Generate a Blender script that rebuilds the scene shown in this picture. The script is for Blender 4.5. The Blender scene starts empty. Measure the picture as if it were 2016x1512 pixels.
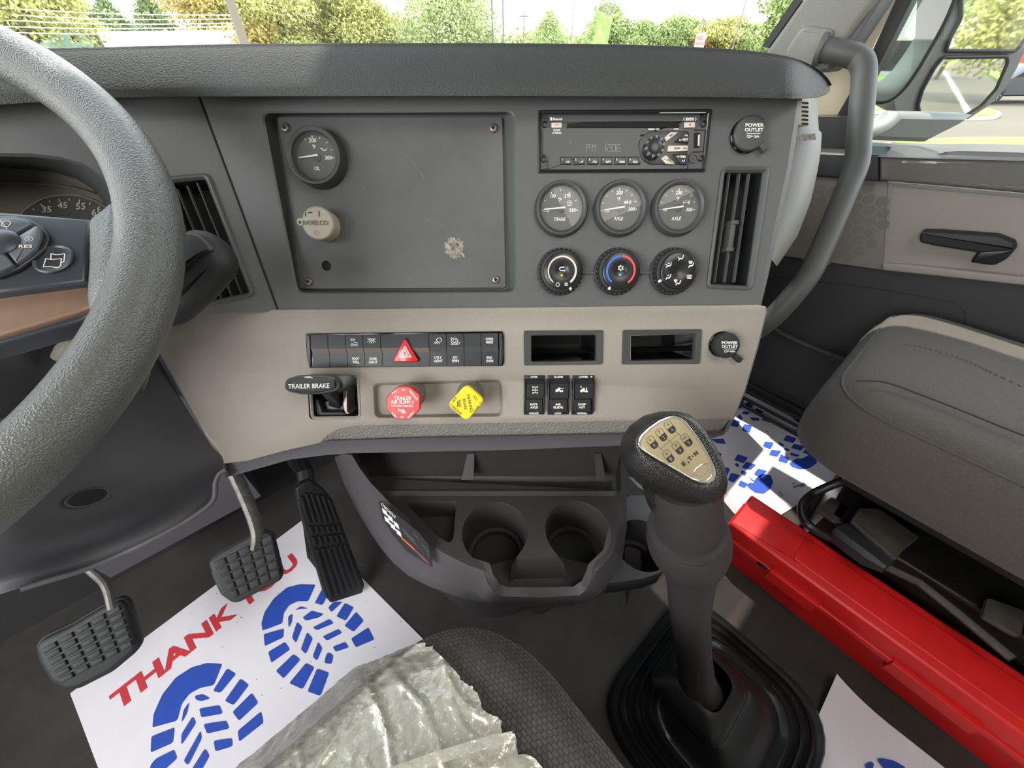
import bpy, bmesh, math, random
from mathutils import Vector, Matrix
from mathutils.geometry import tessellate_polygon
random.seed(7)
PI=math.pi; rad=math.radians
# ------------------------------------------------------------------ camera, world, sun, exposure
S=bpy.context.scene
FPX=757.0; PITCH=rad(42.0); CP,SP=math.cos(PITCH),math.sin(PITCH); EYE=0.92
cd=bpy.data.cameras.new('camera'); cam=bpy.data.objects.new('camera',cd); S.collection.objects.link(cam)
cam.location=(0,0,EYE); cam.rotation_euler=(rad(90)-PITCH,0,0)
cd.sensor_fit='HORIZONTAL'; cd.sensor_width=36.0; cd.lens=36.0*FPX/2016.0; cd.clip_start=0.01; cd.clip_end=600
S.camera=cam
S.view_settings.view_transform='Standard'; S.view_settings.look='None'; S.view_settings.gamma=1.0
S.view_settings.use_curve_mapping=False; S.view_settings.exposure=0.22
W=bpy.data.worlds.new('sky'); S.world=W; W.use_nodes=True
wn=W.node_tree.nodes; wl=W.node_tree.links; bg=wn['Background']; bg.inputs['Strength'].default_value=4.8
tc=wn.new('ShaderNodeTexCoord'); sx=wn.new('ShaderNodeSeparateXYZ'); cr=wn.new('ShaderNodeValToRGB')
wl.new(tc.outputs['Generated'],sx.inputs[0]); wl.new(sx.outputs['Z'],cr.inputs[0]); wl.new(cr.outputs[0],bg.inputs[0])
cr.color_ramp.elements[0].position=0.0; cr.color_ramp.elements[0].color=(1.0,0.98,0.93,1)
cr.color_ramp.elements[1].position=0.6; cr.color_ramp.elements[1].color=(0.80,0.90,1.0,1)
sd=bpy.data.lights.new('sun','SUN'); sd.energy=7.5; sd.angle=rad(0.6); sd.color=(1.0,0.94,0.82)
so=bpy.data.objects.new('sun',sd); S.collection.objects.link(so)
TH=rad(41.0)      # the truck points 41 degrees left of the camera heading
def Tw(R,F,z): return Vector((R*math.cos(TH)-F*math.sin(TH), R*math.sin(TH)+F*math.cos(TH), z))
sdir=Tw(0.21,0.45,0.87).normalized()
so.rotation_euler=sdir.to_track_quat('Z','Y').to_euler()
so.location=sdir*30
# area lights: daylight through the driver's window, then an added fill
def area(name,loc,target,sx_,sy_,power,col):
    l=bpy.data.lights.new(name,'AREA'); l.shape='RECTANGLE'; l.size=sx_; l.size_y=sy_; l.energy=power; l.color=col
    o=bpy.data.objects.new(name,l); S.collection.objects.link(o); o.location=loc
    o.rotation_euler=(Vector(loc)-Vector(target)).to_track_quat('Z','Y').to_euler(); return o
area('driver_window_light',Tw(-1.15,0.0,1.15),Tw(0.2,0.5,0.4),0.9,0.6,17,(1.0,0.98,0.94))
area('fill_light',Tw(0.1,-0.5,1.72),Tw(0.15,0.2,0.2),0.6,0.5,7,(1.0,0.94,0.86))  # unseen fill lamp added under the roof to brighten the interior
# ------------------------------------------------------------------ helpers
def ray(px,py):
    x=(px-1008.0)/FPX; u=(756.0-py)/FPX
    return Vector((x, CP+u*SP, -SP+u*CP))
CAM=Vector((0,0,EYE))
def PT(px,py,t): return CAM+ray(px,py)*t
class Fr:
    def __init__(s,o,u,v):
        s.o=Vector(o); s.u=Vector(u).normalized(); v=Vector(v); s.n=s.u.cross(v).normalized(); s.v=s.n.cross(s.u).normalized()
    def w(s,x,y,z=0.0): return s.o+s.u*x+s.v*y+s.n*z
    def at(s,px,py,h=0.0):
        d=ray(px,py); t=((s.o-CAM).dot(s.n)+h)/d.dot(s.n); q=CAM+d*t-s.o
        return (q.dot(s.u),q.dot(s.v))
    def pt(s,px,py,h=0.0):
        x,y=s.at(px,py,h); return s.w(x,y,h)
    def poly(s,pts,h=0.0): return [s.at(a,b,h) for a,b in pts]
    def sc(s,px,py,h=0.0):
        a=s.at(px,py,h); b=s.at(px+8,py,h); c=s.at(px,py+8,h)
        return math.dist(a,b)/8, math.dist(a,c)/8
XY=Fr((0,0,0),(1,0,0),(0,1,0))
def zfr(z): return Fr((0,0,z),(1,0,0),(0,1,0))
TF=Fr((0,0,0),Tw(1,0,0),Tw(0,1,0))       # truck frame: x=right of the truck, y=ahead
def area2(p): return 0.5*sum(p[i][0]*p[(i+1)%len(p)][1]-p[(i+1)%len(p)][0]*p[i][1] for i in range(len(p)))
def ccw(p): return list(p) if area2(p)>0 else list(reversed(p))
def offs(p,d):
    p=ccw(p); n=len(p); out=[]
    for i in range(n):
        a=Vector(p[i-1]);b=Vector(p[i]);c=Vector(p[(i+1)%n])
        e1=(b-a); e2=(c-b)
        if e1.length<1e-9 or e2.length<1e-9: out.append((b.x,b.y)); continue
        e1.normalize(); e2.normalize()
        n1=Vector((-e1.y,e1.x)); n2=Vector((-e2.y,e2.x)); m=n1+n2
        if m.length<1e-6: m=n1.copy()
        m.normalize(); k=d/max(0.45,m.dot(n1)); out.append((b.x+m.x*k,b.y+m.y*k))
    return out
def rnd(p,r,n=5):
    out=[];N=len(p)
    for i in range(N):
        a=Vector(p[i-1]);b=Vector(p[i]);c=Vector(p[(i+1)%N]); rr=r[i] if isinstance(r,(list,tuple)) else r
        if rr<=0: out.append((b.x,b.y)); continue
        l1=min(rr,(a-b).length*0.49); l2=min(rr,(c-b).length*0.49)
        s=b+(a-b).normalized()*l1; e=b+(c-b).normalized()*l2
        for k in range(n+1):
            t=k/n; q=s*(1-t)**2+b*2*t*(1-t)+e*t*t; out.append((q.x,q.y))
    return out
def rect(x0,y0,x1,y1,r=0,n=5):
    p=[(x0,y0),(x1,y0),(x1,y1),(x0,y1)]
    return rnd(p,r,n) if r else p
def circ(cx,cy,rx,ry=None,n=32,a0=0): 
    ry=ry or rx; return [(cx+rx*math.cos(a0+2*PI*i/n),cy+ry*math.sin(a0+2*PI*i/n)) for i in range(n)]
def arc(cx,cy,rx,ry,a0,a1,n=24): return [(cx+rx*math.cos(rad(a0+(a1-a0)*i/n)),cy-ry*math.sin(rad(a0+(a1-a0)*i/n))) for i in range(n+1)]
def resample(p,c,n):
    out=[]
    for k in range(n):
        a=2*PI*k/n; d=Vector((math.cos(a),math.sin(a))); best=None
        for i in range(len(p)):
            A=Vector(p[i])-Vector(c);B=Vector(p[(i+1)%len(p)])-Vector(c);e=B-A
            den=d.x*e.y-d.y*e.x
            if abs(den)<1e-12: continue
            t=(A.x*e.y-A.y*e.x)/den; s=(A.x*d.y-A.y*d.x)/den
            if t>0 and -1e-6<=s<=1+1e-6 and (best is None or t>best): best=t
        best=best or 0.01
        out.append((c[0]+d.x*best,c[1]+d.y*best))
    return out
def cat(P,k=6):
    P=[Vector(p) for p in P]; out=[]
    for i in range(len(P)-1):
        p0=P[max(i-1,0)];p1=P[i];p2=P[i+1];p3=P[min(i+2,len(P)-1)]
        for j in range(k):
            t=j/k; out.append(0.5*((2*p1)+(p2-p0)*t+(2*p0-5*p1+4*p2-p3)*t*t+(3*p1-p0-3*p2+p3)*t**3))
    out.append(P[-1]); return out
class G:
    def __init__(s): s.v=[]; s.f=[]
    def add(s,vs,fs):
        b=len(s.v); s.v+= [tuple(v) for v in vs]; s.f+=[tuple(b+i for i in f) for f in fs]; return s
    def rings(s,loops,c0=False,c1=False,closed=True):
        n=len(loops[0]); vs=[v for l in loops for v in l]; fs=[]
        for k in range(len(loops)-1):
            for i in range(n if closed else n-1):
                j=(i+1)%n; fs.append((k*n+i,k*n+j,(k+1)*n+j,(k+1)*n+i))
        if c0: fs.append(tuple(reversed(range(n))))
        if c1: fs.append(tuple(range((len(loops)-1)*n,len(loops)*n)))
        return s.add(vs,fs)
    def prism(s,fr,p,h0,h1,bev=0.0,c0=True,c1=True):
        p=ccw(p); L=[[fr.w(x,y,h0) for x,y in p]]
        if bev>0:
            for k in range(4):
                a=PI/2*k/3; L.append([fr.w(x,y,h1-bev+bev*math.sin(a)) for x,y in offs(p,bev*(1-math.cos(a)))])
        else: L.append([fr.w(x,y,h1) for x,y in p])
        return s.rings(L,c0,c1)
    def loft(s,fr,prof,c0=False,c1=False):       # prof: list of (loop2d,h), equal counts
        return s.rings([[fr.w(x,y,h) for x,y in ccw(p)] for p,h in prof],c0,c1)
    def lathe(s,fr,cx,cy,prof,n=40,c0=False,c1=False,ry=1.0):
        return s.rings([[fr.w(cx+r*math.cos(2*PI*i/n),cy+ry*r*math.sin(2*PI*i/n),h) for i in range(n)] for r,h in prof],c0,c1)
    def plate(s,fr,outer,holes,h,depth=None):
        allp=[ccw(outer)]+[list(reversed(ccw(q))) for q in holes]
        vs=[Vector((x,y,0)) for q in allp for x,y in q]
        tr=tessellate_polygon([[Vector((x,y,0)) for x,y in q] for q in allp])
        s.add([fr.w(v.x,v.y,h) for v in vs],[t for t in tr])
        if depth:
            for q in allp: s.rings([[fr.w(x,y,h) for x,y in q],[fr.w(x,y,h-depth) for x,y in q]])
        return s
    def flat(s,fr,p,h): return s.add([fr.w(x,y,h) for x,y in ccw(p)],[tuple(range(len(p)))])
    def tube(s,P,r,n=16,caps=True,up=None,squash=1.0):
        P=[Vector(p) for p in P]
        if not isinstance(r,(list,tuple)): r=[r]*len(P)
        L=[]; prev=None
        for i,p in enumerate(P):
            t=(P[min(i+1,len(P)-1)]-P[max(i-1,0)]).normalized()
            if prev is None:
                a=Vector(up) if up else (Vector((0,0,1)) if abs(t.z)<.9 else Vector((1,0,0)))
            else: a=prev
            a=(a-t*a.dot(t)).normalized(); prev=a; b=t.cross(a)
            L.append([p+a*(r[i]*squash*math.cos(2*PI*k/n))+b*(r[i]*math.sin(2*PI*k/n)) for k in range(n)])
        if caps:   # rounded ends
            pass
        return s.rings(L,caps,caps)
    def grid(s,rows):
        n=len(rows[0]); m=len(rows)
        return s.add([v for r in rows for v in r],[(k*n+i,k*n+i+1,(k+1)*n+i+1,(k+1)*n+i) for k in range(m-1) for i in range(n-1)])
    def box(s,fr,x0,x1,y0,y1,z0,z1,bev=0.0):
        return s.prism(fr,rect(x0,y0,x1,y1),z0,z1,bev)
    def ink(s,fr,lines,w,h):
        for pl in lines:
            q=fr.poly(pl,h); k=fr.sc(pl[0][0],pl[0][1],h); hw=w*0.5*(k[0]+k[1])*0.5
            for i in range(len(q)-1):
                a=Vector(q[i]);b=Vector(q[i+1]);d=(b-a)
                if d.length<1e-8: continue
                d.normalize(); m=Vector((-d.y,d.x))*hw; a=a-d*hw*.3; b=b+d*hw*.3
                s.add([fr.w(p.x,p.y,h) for p in (a-m,b-m,b+m,a+m)],[(0,1,2,3)])
        return s
    def blots(s,fr,polys,h):
        for p in polys: s.flat(fr,fr.poly(p,h),h)
        return s
    def text(s,fr,txt,px,py,wpx=None,hpx=None,rot=0,h=0.0,bold=0.0,shear=0.0,up=0.0,dirpx=None):
        c=bpy.data.curves.new('t','FONT'); c.body=txt; c.align_x='CENTER'; c.align_y='CENTER'; c.resolution_u=3; c.offset=bold; c.shear=shear; c.extrude=up
        o=bpy.data.objects.new('t',c); m=bpy.data.meshes.new_from_object(o)
        V=[v.co.copy() for v in m.vertices]; Fs=[tuple(p.vertices) for p in m.polygons]
        bpy.data.objects.remove(o); bpy.data.curves.remove(c); bpy.data.meshes.remove(m)
        if not V: return s
        x0=min(v.x for v in V);x1=max(v.x for v in V);y0=min(v.y for v in V);y1=max(v.y for v in V)
        k=fr.sc(px,py,h); cx,cy=fr.at(px,py,h)
        # rot is given as seen in the picture: take the local direction of a pixel step
        a=rad(rot); d1=Vector(fr.at(px+8*math.cos(a),py-8*math.sin(a),h))-Vector((cx,cy)); d2=Vector(fr.at(px-8*math.sin(a),py-8*math.cos(a),h))-Vector((cx,cy))
        sx_=(wpx/(x1-x0)) if wpx else None; sy_=(hpx/(y1-y0)) if hpx else None
        sx_=sx_ or sy_; sy_=sy_ or sx_
        d1=d1/8*sx_; d2=d2/8*sy_
        mx=(x0+x1)/2; my=(y0+y1)/2; vs=[]
        for v in V:
            q=Vector((cx,cy))+d1*(v.x-mx)+d2*(v.y-my); vs.append(fr.w(q.x,q.y,h+(v.z*0.001 if up else 0)))
        return s.add(vs,Fs)
COL=S.collection
def tag(o,label=None,cat=None,group=None,kind=None):
    if label: o['label']=label
    if cat: o['category']=cat
    if group: o['group']=group
    if kind: o['kind']=kind
    return o
def thing(name,label,cat_,loc,group=None,rz=0):
    o=bpy.data.objects.new(name,None); COL.objects.link(o); o.location=Vector(loc); o.rotation_euler=(0,0,rz); o.empty_display_size=0.02
    o['W']=1; del o['W']
    tag(o,label,cat_,group); MW[o.name]=Matrix.Translation(Vector(loc))@Matrix.Rotation(rz,4,'Z'); return o
MW={}
def P(name,g,m,parent=None,label=None,cat=None,group=None,kind=None,smooth=32,sub=0):
    me=bpy.data.meshes.new(name)
    if parent is None:
        n=len(g.v); c=Vector((sum(v[0] for v in g.v)/n,sum(v[1] for v in g.v)/n,min(v[2] for v in g.v))); M=Matrix.Translation(c)
    else: M=MW[parent.name]
    Mi=M.inverted()
    me.from_pydata([Mi@Vector(v) for v in g.v],[],g.f)
    b=bmesh.new(); b.from_mesh(me); bmesh.ops.remove_doubles(b,verts=b.verts,dist=1e-6); bmesh.ops.recalc_face_normals(b,faces=b.faces); b.to_mesh(me); b.free()
    if smooth:
        me.polygons.foreach_set('use_smooth',[True]*len(me.polygons)); me.set_sharp_from_angle(angle=rad(smooth))
    me.materials.append(m)
    o=bpy.data.objects.new(name,me); COL.objects.link(o)
    if parent: o.parent=parent
    else: o.matrix_world=M
    MW[o.name]=M.copy()
    if sub:
        md=o.modifiers.new('smooth','SUBSURF'); md.levels=sub; md.render_levels=sub
    return tag(o,label,cat,group,kind)
def hx(s):
    s=s.lstrip('#'); c=[int(s[i:i+2],16)/255 for i in (0,2,4)]
    return tuple(((x/12.92) if x<=0.04045 else ((x+0.055)/1.055)**2.4) for x in c)+(1,)
def mat(name,col,rough=0.6,bump=None,metal=0.0,spec=0.5,var=0.0,vscale=6.0,emit=None,col2=None,coat=0.0,alpha=1.0,trans=0.0,sheen=0.0):
    m=bpy.data.materials.new(name); m.use_nodes=True; N=m.node_tree.nodes; L=m.node_tree.links; b=N['Principled BSDF']
    c=hx(col) if isinstance(col,str) else tuple(col)+(1,)
    b.inputs['Base Color'].default_value=c; b.inputs['Roughness'].default_value=rough; b.inputs['Metallic'].default_value=metal
    b.inputs['Specular IOR Level'].default_value=spec; b.inputs['Coat Weight'].default_value=coat; b.inputs['Transmission Weight'].default_value=trans
    b.inputs['Alpha'].default_value=alpha; b.inputs['Sheen Weight'].default_value=sheen
    co=N.new('ShaderNodeTexCoord')
    if var or col2:
        n=N.new('ShaderNodeTexNoise'); n.inputs['Scale'].default_value=vscale; n.inputs['Detail'].default_value=6; n.inputs['Roughness'].default_value=0.65
        L.new(co.outputs['Object'],n.inputs['Vector'])
        r=N.new('ShaderNodeValToRGB'); r.color_ramp.elements[0].position=0.35; r.color_ramp.elements[1].position=0.65
        c2=hx(col2) if col2 else tuple(x*(1-var) for x in c[:3])+(1,)
        r.color_ramp.elements[0].color=c2; r.color_ramp.elements[1].color=tuple(min(1,x*(1+var)) for x in c[:3])+(1,)
        L.new(n.outputs['Fac'],r.inputs[0]); L.new(r.outputs[0],b.inputs['Base Color'])
    if bump:
        kind,sc,dist=bump[:3]
        if kind=='voronoi':
            t=N.new('ShaderNodeTexVoronoi'); t.inputs['Scale'].default_value=sc; out=t.outputs['Distance']
        elif kind=='noise':
            t=N.new('ShaderNodeTexNoise'); t.inputs['Scale'].default_value=sc; t.inputs['Detail'].default_value=4; out=t.outputs['Fac']
        elif kind=='wave':
            t=N.new('ShaderNodeTexWave'); t.inputs['Scale'].default_value=sc; t.bands_direction='DIAGONAL'; out=t.outputs['Fac']
        L.new(co.outputs['Object'],t.inputs['Vector'])
        bp=N.new('ShaderNodeBump'); bp.inputs['Strength'].default_value=bump[3] if len(bump)>3 else 0.6; bp.inputs['Distance'].default_value=dist
        L.new(out,bp.inputs['Height']); L.new(bp.outputs[0],b.inputs['Normal'])
    if emit:
        b.inputs['Emission Color'].default_value=hx(emit[0]); b.inputs['Emission Strength'].default_value=emit[1]
    return m
M_dash=mat('dark_grey_grained_plastic','#525354',0.62,('voronoi',1300,0.0003,0.5),var=0.07)
M_brow=mat('dash_pad_vinyl','#313434',0.66,('voronoi',800,0.0006,0.8),var=0.06)
M_recess=mat('smooth_dark_plastic','#454848',0.5,('noise',900,0.0002,0.3))
M_cover=mat('scuffed_cover_plate','#505152',0.42,('noise',700,0.0002,0.4),var=0.10,vscale=14)
M_silver=mat('warm_grey_grained_plastic','#8f8880',0.55,('voronoi',900,0.0004,0.6),var=0.05,vscale=5)
M_strip=mat('textured_grey_strip','#77736e',0.5,('voronoi',420,0.0010,1.0))
M_lip=mat('lower_lip_plastic','#57555a',0.55,('voronoi',1000,0.0003,0.5))
M_black=mat('satin_black_plastic','#17191b',0.35,('noise',1200,0.0001,0.3))
M_blackm=mat('matt_black_plastic','#1d1e20',0.6,('noise',1000,0.0002,0.4))
M_gloss=mat('glossy_black','#0b0d10',0.12)
M_void=mat('cavity_shade','#060708',0.8)  # near-black paints in the shade inside gaps, slots and holes
M_switch=mat('switch_charcoal','#2a2d33',0.38,('noise',1500,0.0001,0.3))
M_switchmid=mat('switch_bright_band','#6b5f57',0.3)
M_white=mat('white_print','#e8e8e2',0.5)
M_cream=mat('cream_key','#c9c0b4',0.45)
M_dial=mat('gauge_dial','#4a4c49',0.45,var=0.06,vscale=40)
M_cluster=mat('cluster_backplate','#726d62',0.5,var=0.12,vscale=30)
M_needle=mat('gauge_needle','#f0f0ec',0.4)
M_bezel=mat('gauge_bezel','#3b3d3d',0.5,('noise',900,0.0001,0.3))
M_screw=mat('worn_screw_metal','#8b7f78',0.4,metal=0.7,var=0.3,vscale=300)
M_cap=mat('beige_cap_plastic','#aaa596',0.5,var=0.08,vscale=60)
M_capside=mat('cream_cap_side','#b8a98c',0.55)
M_foil=mat('torn_foil_residue','#9a9486',0.35,('noise',300,0.002,1.0),metal=0.3,col2='#4b4843',vscale=160,var=0.1)
M_blue=mat('blue_band','#2f62c8',0.45); M_red=mat('red_band','#d8484a',0.45)
M_amber=mat('amber_lamp','#d08a30',0.4,emit=('#e08a2a',0.8)); M_bluelamp=mat('blue_lamp','#3a8fd8',0.4,emit=('#3a9ae8',0.8))
M_redknob=mat('red_valve_knob','#c52b2c',0.35); M_yelknob=mat('yellow_valve_knob','#e3cf14',0.4)
M_hazard=mat('hazard_red','#d8202c',0.3,coat=0.3)
M_shaft=mat('grey_valve_shaft','#77756f',0.45)
M_ylet=mat('dark_olive_print','#5b5210',0.6)
M_leather=mat('steering_wheel_leather','#4d4f4c',0.37,('voronoi',900,0.0006,0.7),spec=0.6)
M_leathersm=mat('steering_wheel_smooth_leather','#4a4c4a',0.42,('voronoi',700,0.0004,0.5),spec=0.6)
M_spoke=mat('spoke_dark_plastic','#2c3138',0.36,('noise',1500,0.0001,0.3))
M_spoketrim=mat('spoke_tan_reflection','#7d6656',0.42,metal=0.35,var=0.1,vscale=40)  # tan reflection on the dark trim is put into the base colour
M_pad=mat('button_grey_blue','#4a5157',0.35)
M_console=mat('console_charcoal_plastic','#34312f',0.45,('voronoi',1500,0.0002,0.5),var=0.05)
M_console2=mat('console_side_plastic','#464244',0.45,('voronoi',1500,0.0002,0.5))
M_knee=mat('knee_panel_plastic','#3a393d',0.5,('voronoi',1500,0.0002,0.4))
M_rubber=mat('black_rubber','#17181a',0.55,('noise',500,0.0003,0.5))
M_pedal=mat('pedal_rubber','#2b2c2d',0.6,('noise',400,0.0004,0.5),var=0.12,vscale=60)
M_steel=mat('worn_steel','#77736c',0.5,('noise',200,0.001,0.6),metal=0.35,var=0.25,vscale=60)
M_floor=mat('floor_rubber','#332f2b',0.85,('noise',700,0.0008,0.8),var=0.25,vscale=9)
M_wall=mat('firewall_dark','#242223',0.85,('noise',200,0.001,0.4),var=0.15)
M_paper=mat('mat_paper','#dcd8de',0.75,('noise',60,0.0006,0.3),var=0.025,vscale=9)
M_pblue=mat('mat_blue_ink','#1f46a8',0.7,var=0.08,vscale=40); M_pred=mat('mat_red_ink','#c23038',0.7,var=0.08,vscale=40); M_pgrey=mat('mat_grey_ink','#6d7080',0.7)
M_redbox=mat('red_painted_plastic','#c81e1e',0.4,('noise',120,0.0006,0.3),var=0.10,vscale=8)
M_seatblk=mat('seat_mechanism_black','#151312',0.4,('noise',150,0.001,0.5),var=0.4,vscale=30)
M_seatgrey=mat('seat_mechanism_grey','#3b3631',0.55,('noise',120,0.001,0.5),var=0.3,vscale=30)
M_sleeve=mat('shift_sleeve_rubber','#2d2829',0.6,('noise',300,0.0005,0.5),var=0.06)
M_knob=mat('shift_knob_vinyl','#1d1c1c',0.33,('voronoi',800,0.0005,0.8),spec=0.6)
M_emblem=mat('brushed_metal_plate','#cbbd97',0.38,('noise',900,0.0001,0.3),metal=0.85,var=0.12,vscale=25)
M_chrome=mat('satin_chrome','#e4e2dc',0.2,metal=0.9)
M_boot=mat('shift_boot_rubber','#101112',0.38,('noise',300,0.0003,0.4))
M_pillar=mat('pillar_grey_trim','#77776f',0.65,('voronoi',900,0.0003,0.5))
M_doorgrey=mat('door_grey_plastic','#857f79',0.6,('voronoi',1100,0.0003,0.5),var=0.05)
M_doordark=mat('door_dark_plastic','#2b2b2d',0.6,('voronoi',1100,0.0003,0.5))
M_grille=mat('speaker_grille','#6c6762',0.6)
M_armtrim=mat('armrest_textured','#66645f',0.45,('wave',450,0.0006,0.8))
M_tube=mat('grab_handle_coating','#474845',0.55,('voronoi',900,0.0003,0.4))
M_headliner=mat('headliner_grey','#8d8a83',0.9)
M_body=mat('beige_body_paint','#b5a991',0.5)
M_sideash=mat('light_grey_dash_plastic','#6f6f68',0.55,('voronoi',1000,0.0003,0.4))
M_housing=mat('mirror_housing_grey','#666867',0.5)
M_mirror=mat('mirror_glass','#e8ece8',0.02,metal=1.0)
M_white2=mat('white_label','#e6e2da',0.5); M_orange=mat('orange_label','#d4582c',0.5); M_brownlab=mat('brown_label','#6b4038',0.5)
def woven(name,c1,c2,sx_,sy_,dist,var=0.2,rot=0):
    m=mat(name,c1,0.95,sheen=0.15); N=m.node_tree.nodes; L=m.node_tree.links; b=N['Principled BSDF']
    co=N.new('ShaderNodeTexCoord'); mp=N.new('ShaderNodeMapping'); mp.inputs['Rotation'].default_value=(0,0,rot); L.new(co.outputs['Object'],mp.inputs[0])
    br=N.new('ShaderNodeTexBrick'); br.inputs['Scale'].default_value=1.0; br.inputs['Brick Width'].default_value=sx_; br.inputs['Row Height'].default_value=sy_
    br.inputs['Mortar Size'].default_value=sy_*0.16; br.inputs['Mortar Smooth'].default_value=1.0
    br.inputs['Color1'].default_value=hx(c1); br.inputs['Color2'].default_value=tuple(x*(1-var) for x in hx(c1)[:3])+(1,); br.inputs['Mortar'].default_value=hx(c2)
    L.new(mp.outputs[0],br.inputs['Vector']); L.new(br.outputs['Color'],b.inputs['Base Color'])
    bp=N.new('ShaderNodeBump'); bp.invert=True; bp.inputs['Distance'].default_value=dist; bp.inputs['Strength'].default_value=0.9
    L.new(br.outputs['Fac'],bp.inputs['Height']); L.new(bp.outputs[0],b.inputs['Normal']); return m
M_knit=woven('coarse_woven_seat_cloth','#4a4640','#1b1a19',0.0060,0.0040,0.0014,0.3,TH)
M_cloth=mat('fine_seat_cloth','#45403a',0.95,('voronoi',650,0.0008,0.8),var=0.12,vscale=250,sheen=0.1)
def glassy(name,tint,haze=0.03,gl=0.08,fm=0.5):
    m=bpy.data.materials.new(name); m.use_nodes=True; N=m.node_tree.nodes; L=m.node_tree.links; N.clear()
    o=N.new('ShaderNodeOutputMaterial'); t=N.new('ShaderNodeBsdfTransparent'); t.inputs[0].default_value=tuple(tint)+(1,)
    g=N.new('ShaderNodeBsdfGlossy'); g.inputs['Roughness'].default_value=0.03; d=N.new('ShaderNodeBsdfDiffuse'); d.inputs[0].default_value=(.8,.82,.8,1)
    lw=N.new('ShaderNodeLayerWeight'); lw.inputs[0].default_value=0.25; mu=N.new('ShaderNodeMath'); mu.operation='MULTIPLY_ADD'; mu.inputs[1].default_value=fm; mu.inputs[2].default_value=gl*0.5
    L.new(lw.outputs['Fresnel'],mu.inputs[0])
    m1=N.new('ShaderNodeMixShader'); m2=N.new('ShaderNodeMixShader'); m1.inputs[0].default_value=haze
    L.new(t.outputs[0],m1.inputs[1]); L.new(d.outputs[0],m1.inputs[2]); L.new(mu.outputs[0],m2.inputs[0]); L.new(m1.outputs[0],m2.inputs[1]); L.new(g.outputs[0],m2.inputs[2]); L.new(m2.outputs[0],o.inputs[0]); return m
M_glass=glassy('window_glass',(0.97,0.99,0.97),0.035,0.02)
M_sideglass=glassy('side_window_glass',(0.93,0.95,0.93),0.012,0.01,0.3)
M_gaugeglass=glassy('gauge_glass',(0.95,0.95,0.95),0.04,0.03,0.12)
M_tint=glassy('tinted_quarter_glass',(0.50,0.60,0.55),0.10,0.15)
# ------------------------------------------------------------------ reference planes of the cab
D_O=PT(1008,277,0.423)
D=Fr(D_O,(1,0,0),(0,0.4917,0.8707))                         # centre dash face, leaning back
_a=D.pt(392,195); _b=D.pt(547,610)
LF=Fr(D.pt(470,400),(0.90,0.436,0),(_a-_b)); 
_v=(_a-_b).normalized(); _u=Vector((0.90,0.436,0)); _u=(_u-_v*_u.dot(_v)).normalized(); LF=Fr(D.pt(470,400),_u,_v)   # driver side dash face
DR=Fr(Tw(1.25,0,0),Tw(0,-1,0),(0,0,1))                      # inner face of the passenger door
# ------------------------------------------------------------------ setting: floor, walls, roof
g=G(); g.box(TF,-1.3,1.35,-1.2,0.86,-0.05,0.0); P('floor',g,M_floor,kind='structure')
g=G()
g.rings([[TF.w(x,y,z) for x in (-1.3,1.35)] for y,z in ((0.80,-0.01),(0.86,0.0),(1.0,0.30),(1.04,0.84),(1.08,0.84),(1.08,-0.05))],closed=False)
P('wall_front',g,M_wall,kind='structure')
g=G(); g.box(TF,-1.3,1.35,-1.25,-1.2,0,1.85); P('wall_back',g,M_headliner,kind='structure')
g=G(); g.box(TF,-1.3,-1.25,-1.2,1.05,-0.05,0.72); g.box(TF,-1.3,-1.25,-1.2,-0.55,0.72,1.85); g.box(TF,-1.3,-1.25,-0.55,0.6,1.5,1.85); P('wall_left',g,M_doorgrey,kind='structure')
g=G(); g.box(TF,-1.3,.85,-1.25,0.99,1.84,1.90); g.box(TF,.85,1.35,-1.25,0.84,1.84,1.90); P('ceiling',g,M_headliner,kind='structure')  # unseen roof; its stepped front edge is shaped to limit the sun patches
g=G(); g.box(TF,1.29,1.34,-1.2,-0.75,0.72,1.85); g.box(TF,1.29,1.34,-0.75,0.76,1.52,1.85); P('wall_right',g,M_headliner,kind='structure')
# windscreen: one pane leaning back from the cowl to the roof
g=G(); g.rings([[TF.w(-1.25,1.06,0.84),TF.w(1.25,1.0,0.84)],[TF.w(-1.2,0.95,1.84),TF.w(1.2,0.84,1.84)]],closed=False)
P('window_1',g,M_glass,kind='structure')
# ------------------------------------------------------------------ dashboard
dash=thing('dashboard','dark grey dashboard with padded top and warm grey lower panel facing the driver','dashboard',D.pt(1000,600,0))
# -- centre face with the openings
R_=lambda x,y:(1040+x/5.305,200+y/5.305)
outer=D.poly([(391,188),(1572,188),(1550,330),(1523,455),(1505,540),(1489,607),(547,613)])
rec_px=[(513,218),(1015,216),(1017,576),(584,579)]
rec=rnd(D.poly(rec_px),0.011,6)
ventR=rnd(D.poly([(1421,331),(1512,331),(1478,570),(1391,566)]),0.006,5)
radio_hole=rnd(D.poly([(1060,217),(1401,215),(1388.7,338),(1059,340)]),0.002,3)
g=G(); g.plate(D,outer,[rec,ventR,radio_hole],0.0); 
# chamfered right flank of the centre face
edge=[(1572,188),(1550,330),(1523,455),(1505,540),(1489,607)]
g2=G(); A=[D.pt(x,y,0) for x,y in edge]
g2.rings([A,[p+D.w(0.010,0,-0.008)-D.o for p in A],[p+D.w(0.016,0,-0.03)-D.o for p in A],[p+D.w(0.012,0,-0.16)-D.o for p in A]],closed=False)
P('centre_panel',g,M_dash,dash,smooth=20); P('side_flank',g2,M_dash,dash)
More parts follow.
